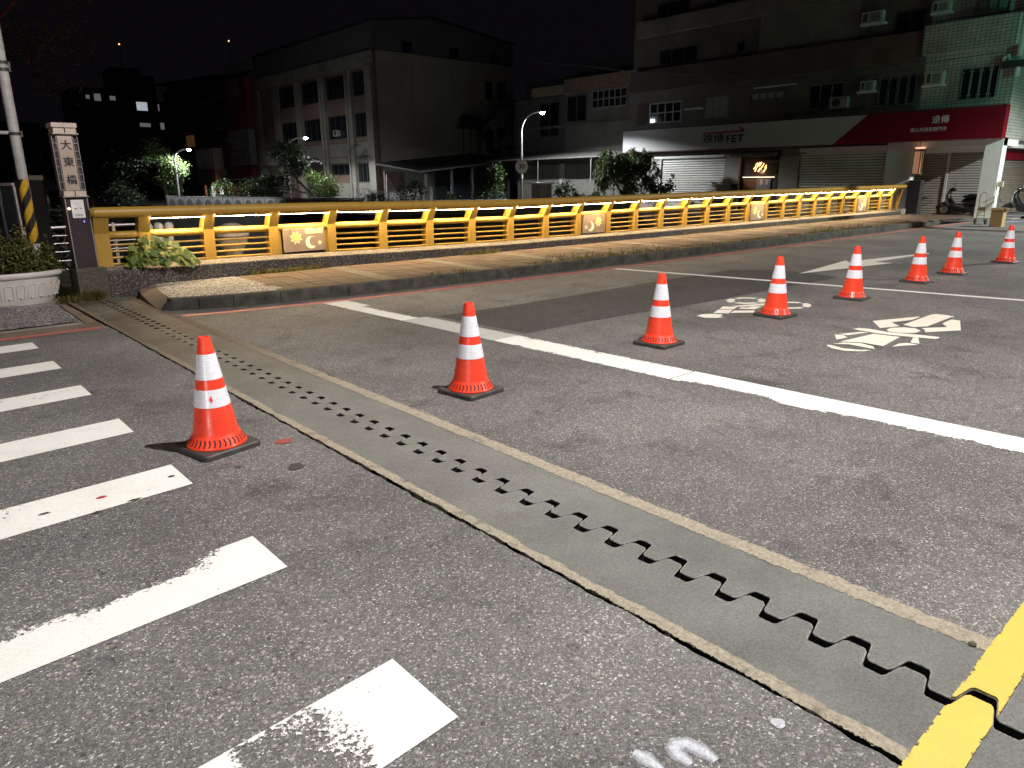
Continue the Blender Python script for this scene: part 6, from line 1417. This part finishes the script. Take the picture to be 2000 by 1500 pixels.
MB().add([(27.2, 6.98, .602), (27.2, 7.32, .602), (27.06, 7.34, .54), (27.06, 6.96, .54)], [(0, 1, 2, 3), (3, 2, 1, 0)]).add([(27.2, 6.98, .602), (27.55, 6.98, .602), (27.56, 6.84, .57), (27.19, 6.84, .57)], [(0, 1, 2, 3), (3, 2, 1, 0)]).build('flap', CARD, bxx)
pipe = thing('standpipe', 'small grey standpipe with valve and meter box on the white corner pillar', 'standpipe', (32.6, 8.6, .5))
MB().box(32.5, 32.62, 8.52, 8.68, 1.18, 1.38).build('meter_box', plain('meter_cream', (.5, .46, .34), .6), pipe)
mb = MB(); mb.tube([(32.56, 8.60, .42), (32.56, 8.60, 1.18)], .03, 8); mb.tube([(32.56, 8.62, .75), (32.40, 8.50, .75)], .035, 8); mb.tube([(32.47, 8.55, .75), (32.47, 8.55, .93)], .02, 8); mb.tube([(32.39, 8.55, .93), (32.55, 8.55, .93)], .018, 8); mb.tube([(32.40, 8.50, .75), (32.37, 8.46, .62)], .03, 8)
mb.build('valve_pipe', CHR, pipe, True)
hose = thing('water_hose', 'blue-grey hose lying along the kerb behind the cardboard box', 'hose', (30, 7.6, .02))
MB().tube([(28.6, 7.75, .02), (29.2, 7.45, .02), (30.2, 7.55, .02), (31.4, 6.9, .02), (33, 6.4, .02)], .022, 8).build('hose_tube', plain('hose_blue', (.16, .17, .24), .5), hose, True)
lbag = thing('stone_lump', 'rough brown lump on the pale floor at the right edge', 'stone', (31.6, 7.2, 0))
mb = MB(); mb.lathe([(.0, .0), (.22, 0), (.26, .12), (.16, .26), (0, .28)], 9, (31.6, 7.15)); mb.build('lump', plain('lump_stone', (.25, .22, .15), .9, bump=.6), lbag)
peb = thing('stone_chip', 'small dark stone chip beside the yellow centre line', 'stone', (2.62, .535, 0)); MB().lathe([(0, 0), (.012, 0), (.014, .008), (.008, .015), (0, .016)], 7, (2.62, .535)).build('chip', plain('chip', (.12, .11, .06), .9), peb)

# ------------------------------------------------------------------ lamp posts and green signal that stand just outside the frame
def off_post(x, y, hx_, hy_, z, lab):
    t = thing('street_lamp', lab, 'street lamp', (x, y, 0), 'street lamps over the junction')
    MB().tube([(x, y, 0), (x, y, z-.8), (x+(hx_-x)*.1, y+(hy_-y)*.1, z-.1), (hx_, hy_, z+.10)], [.1, .09, .07, .05], 10).build('pole', SILV, t, True)
    MB().box(hx_-.22, hx_+.22, hy_-.13, hy_+.13, z+.06, z+.16).build('head', SILV, t)
    MB().box(hx_-.18, hx_+.18, hy_-.1, hy_+.1, z+.045, z+.058).build('lens', emit('lamp_lens_warm', (1, .93, .85), 6), t); return t
off_post(7.5, -5.5, 4.5, 1.1, 8.0, 'street lamp over the near lane'); off_post(32, -6, 30.6, -1.4, 7.5, 'street lamp at the far corner'); off_post(14.5, -9, 13.5, -5.0, 8.5, 'street lamp over the far lane'); off_post(-10, -6, -9, -3, 9.0, 'added fill lamp on a post behind the crossing')  # the last post only carries the added back fill
gs = thing('traffic_signal', 'traffic signal showing green at the far corner', 'traffic light', (29.6, 2.6, 5.0))
MB().cbox(28.8, 29.1, 1.9, 3.2, 4.85, 5.25, .03).build('housing', DKM, gs); MB().tube([(28.95, 1.9, 5.05), (28.95, -4, 5.05), (28.95, -4, 0)], .07, 8).build('arm', SILV, gs)
MB().prism([(2.95+.13*math.cos(2*math.pi*k/20), 5.05+.13*math.sin(2*math.pi*k/20)) for k in range(20)], 29.11, 29.12, 'x').build('lens', emit('signal_green', (.05, 1, .6), 8), gs)
lamp('signal_light', (29.2, 2.95, 5.05), 400, (.12, 1.0, .62), .1, 'SPOT', (32.6, 8.9, 5.4), 54, .5)
# overhead cables
cab = thing('overhead_cable', 'thin dark cable sagging across the corner block', 'cable', (32, 20, 7))
MB().tube([(34, 36.5, 8.9), (33.3, 31, 8.0), (32.0, 26, 7.0), (31.9, 20, 6.2), (31.9, 14, 5.7), (31.9, 9, 5.9)], .018, 5).build('cable', plain('cable_grey', (.12, .12, .12), .6, bump=0), cab, True)
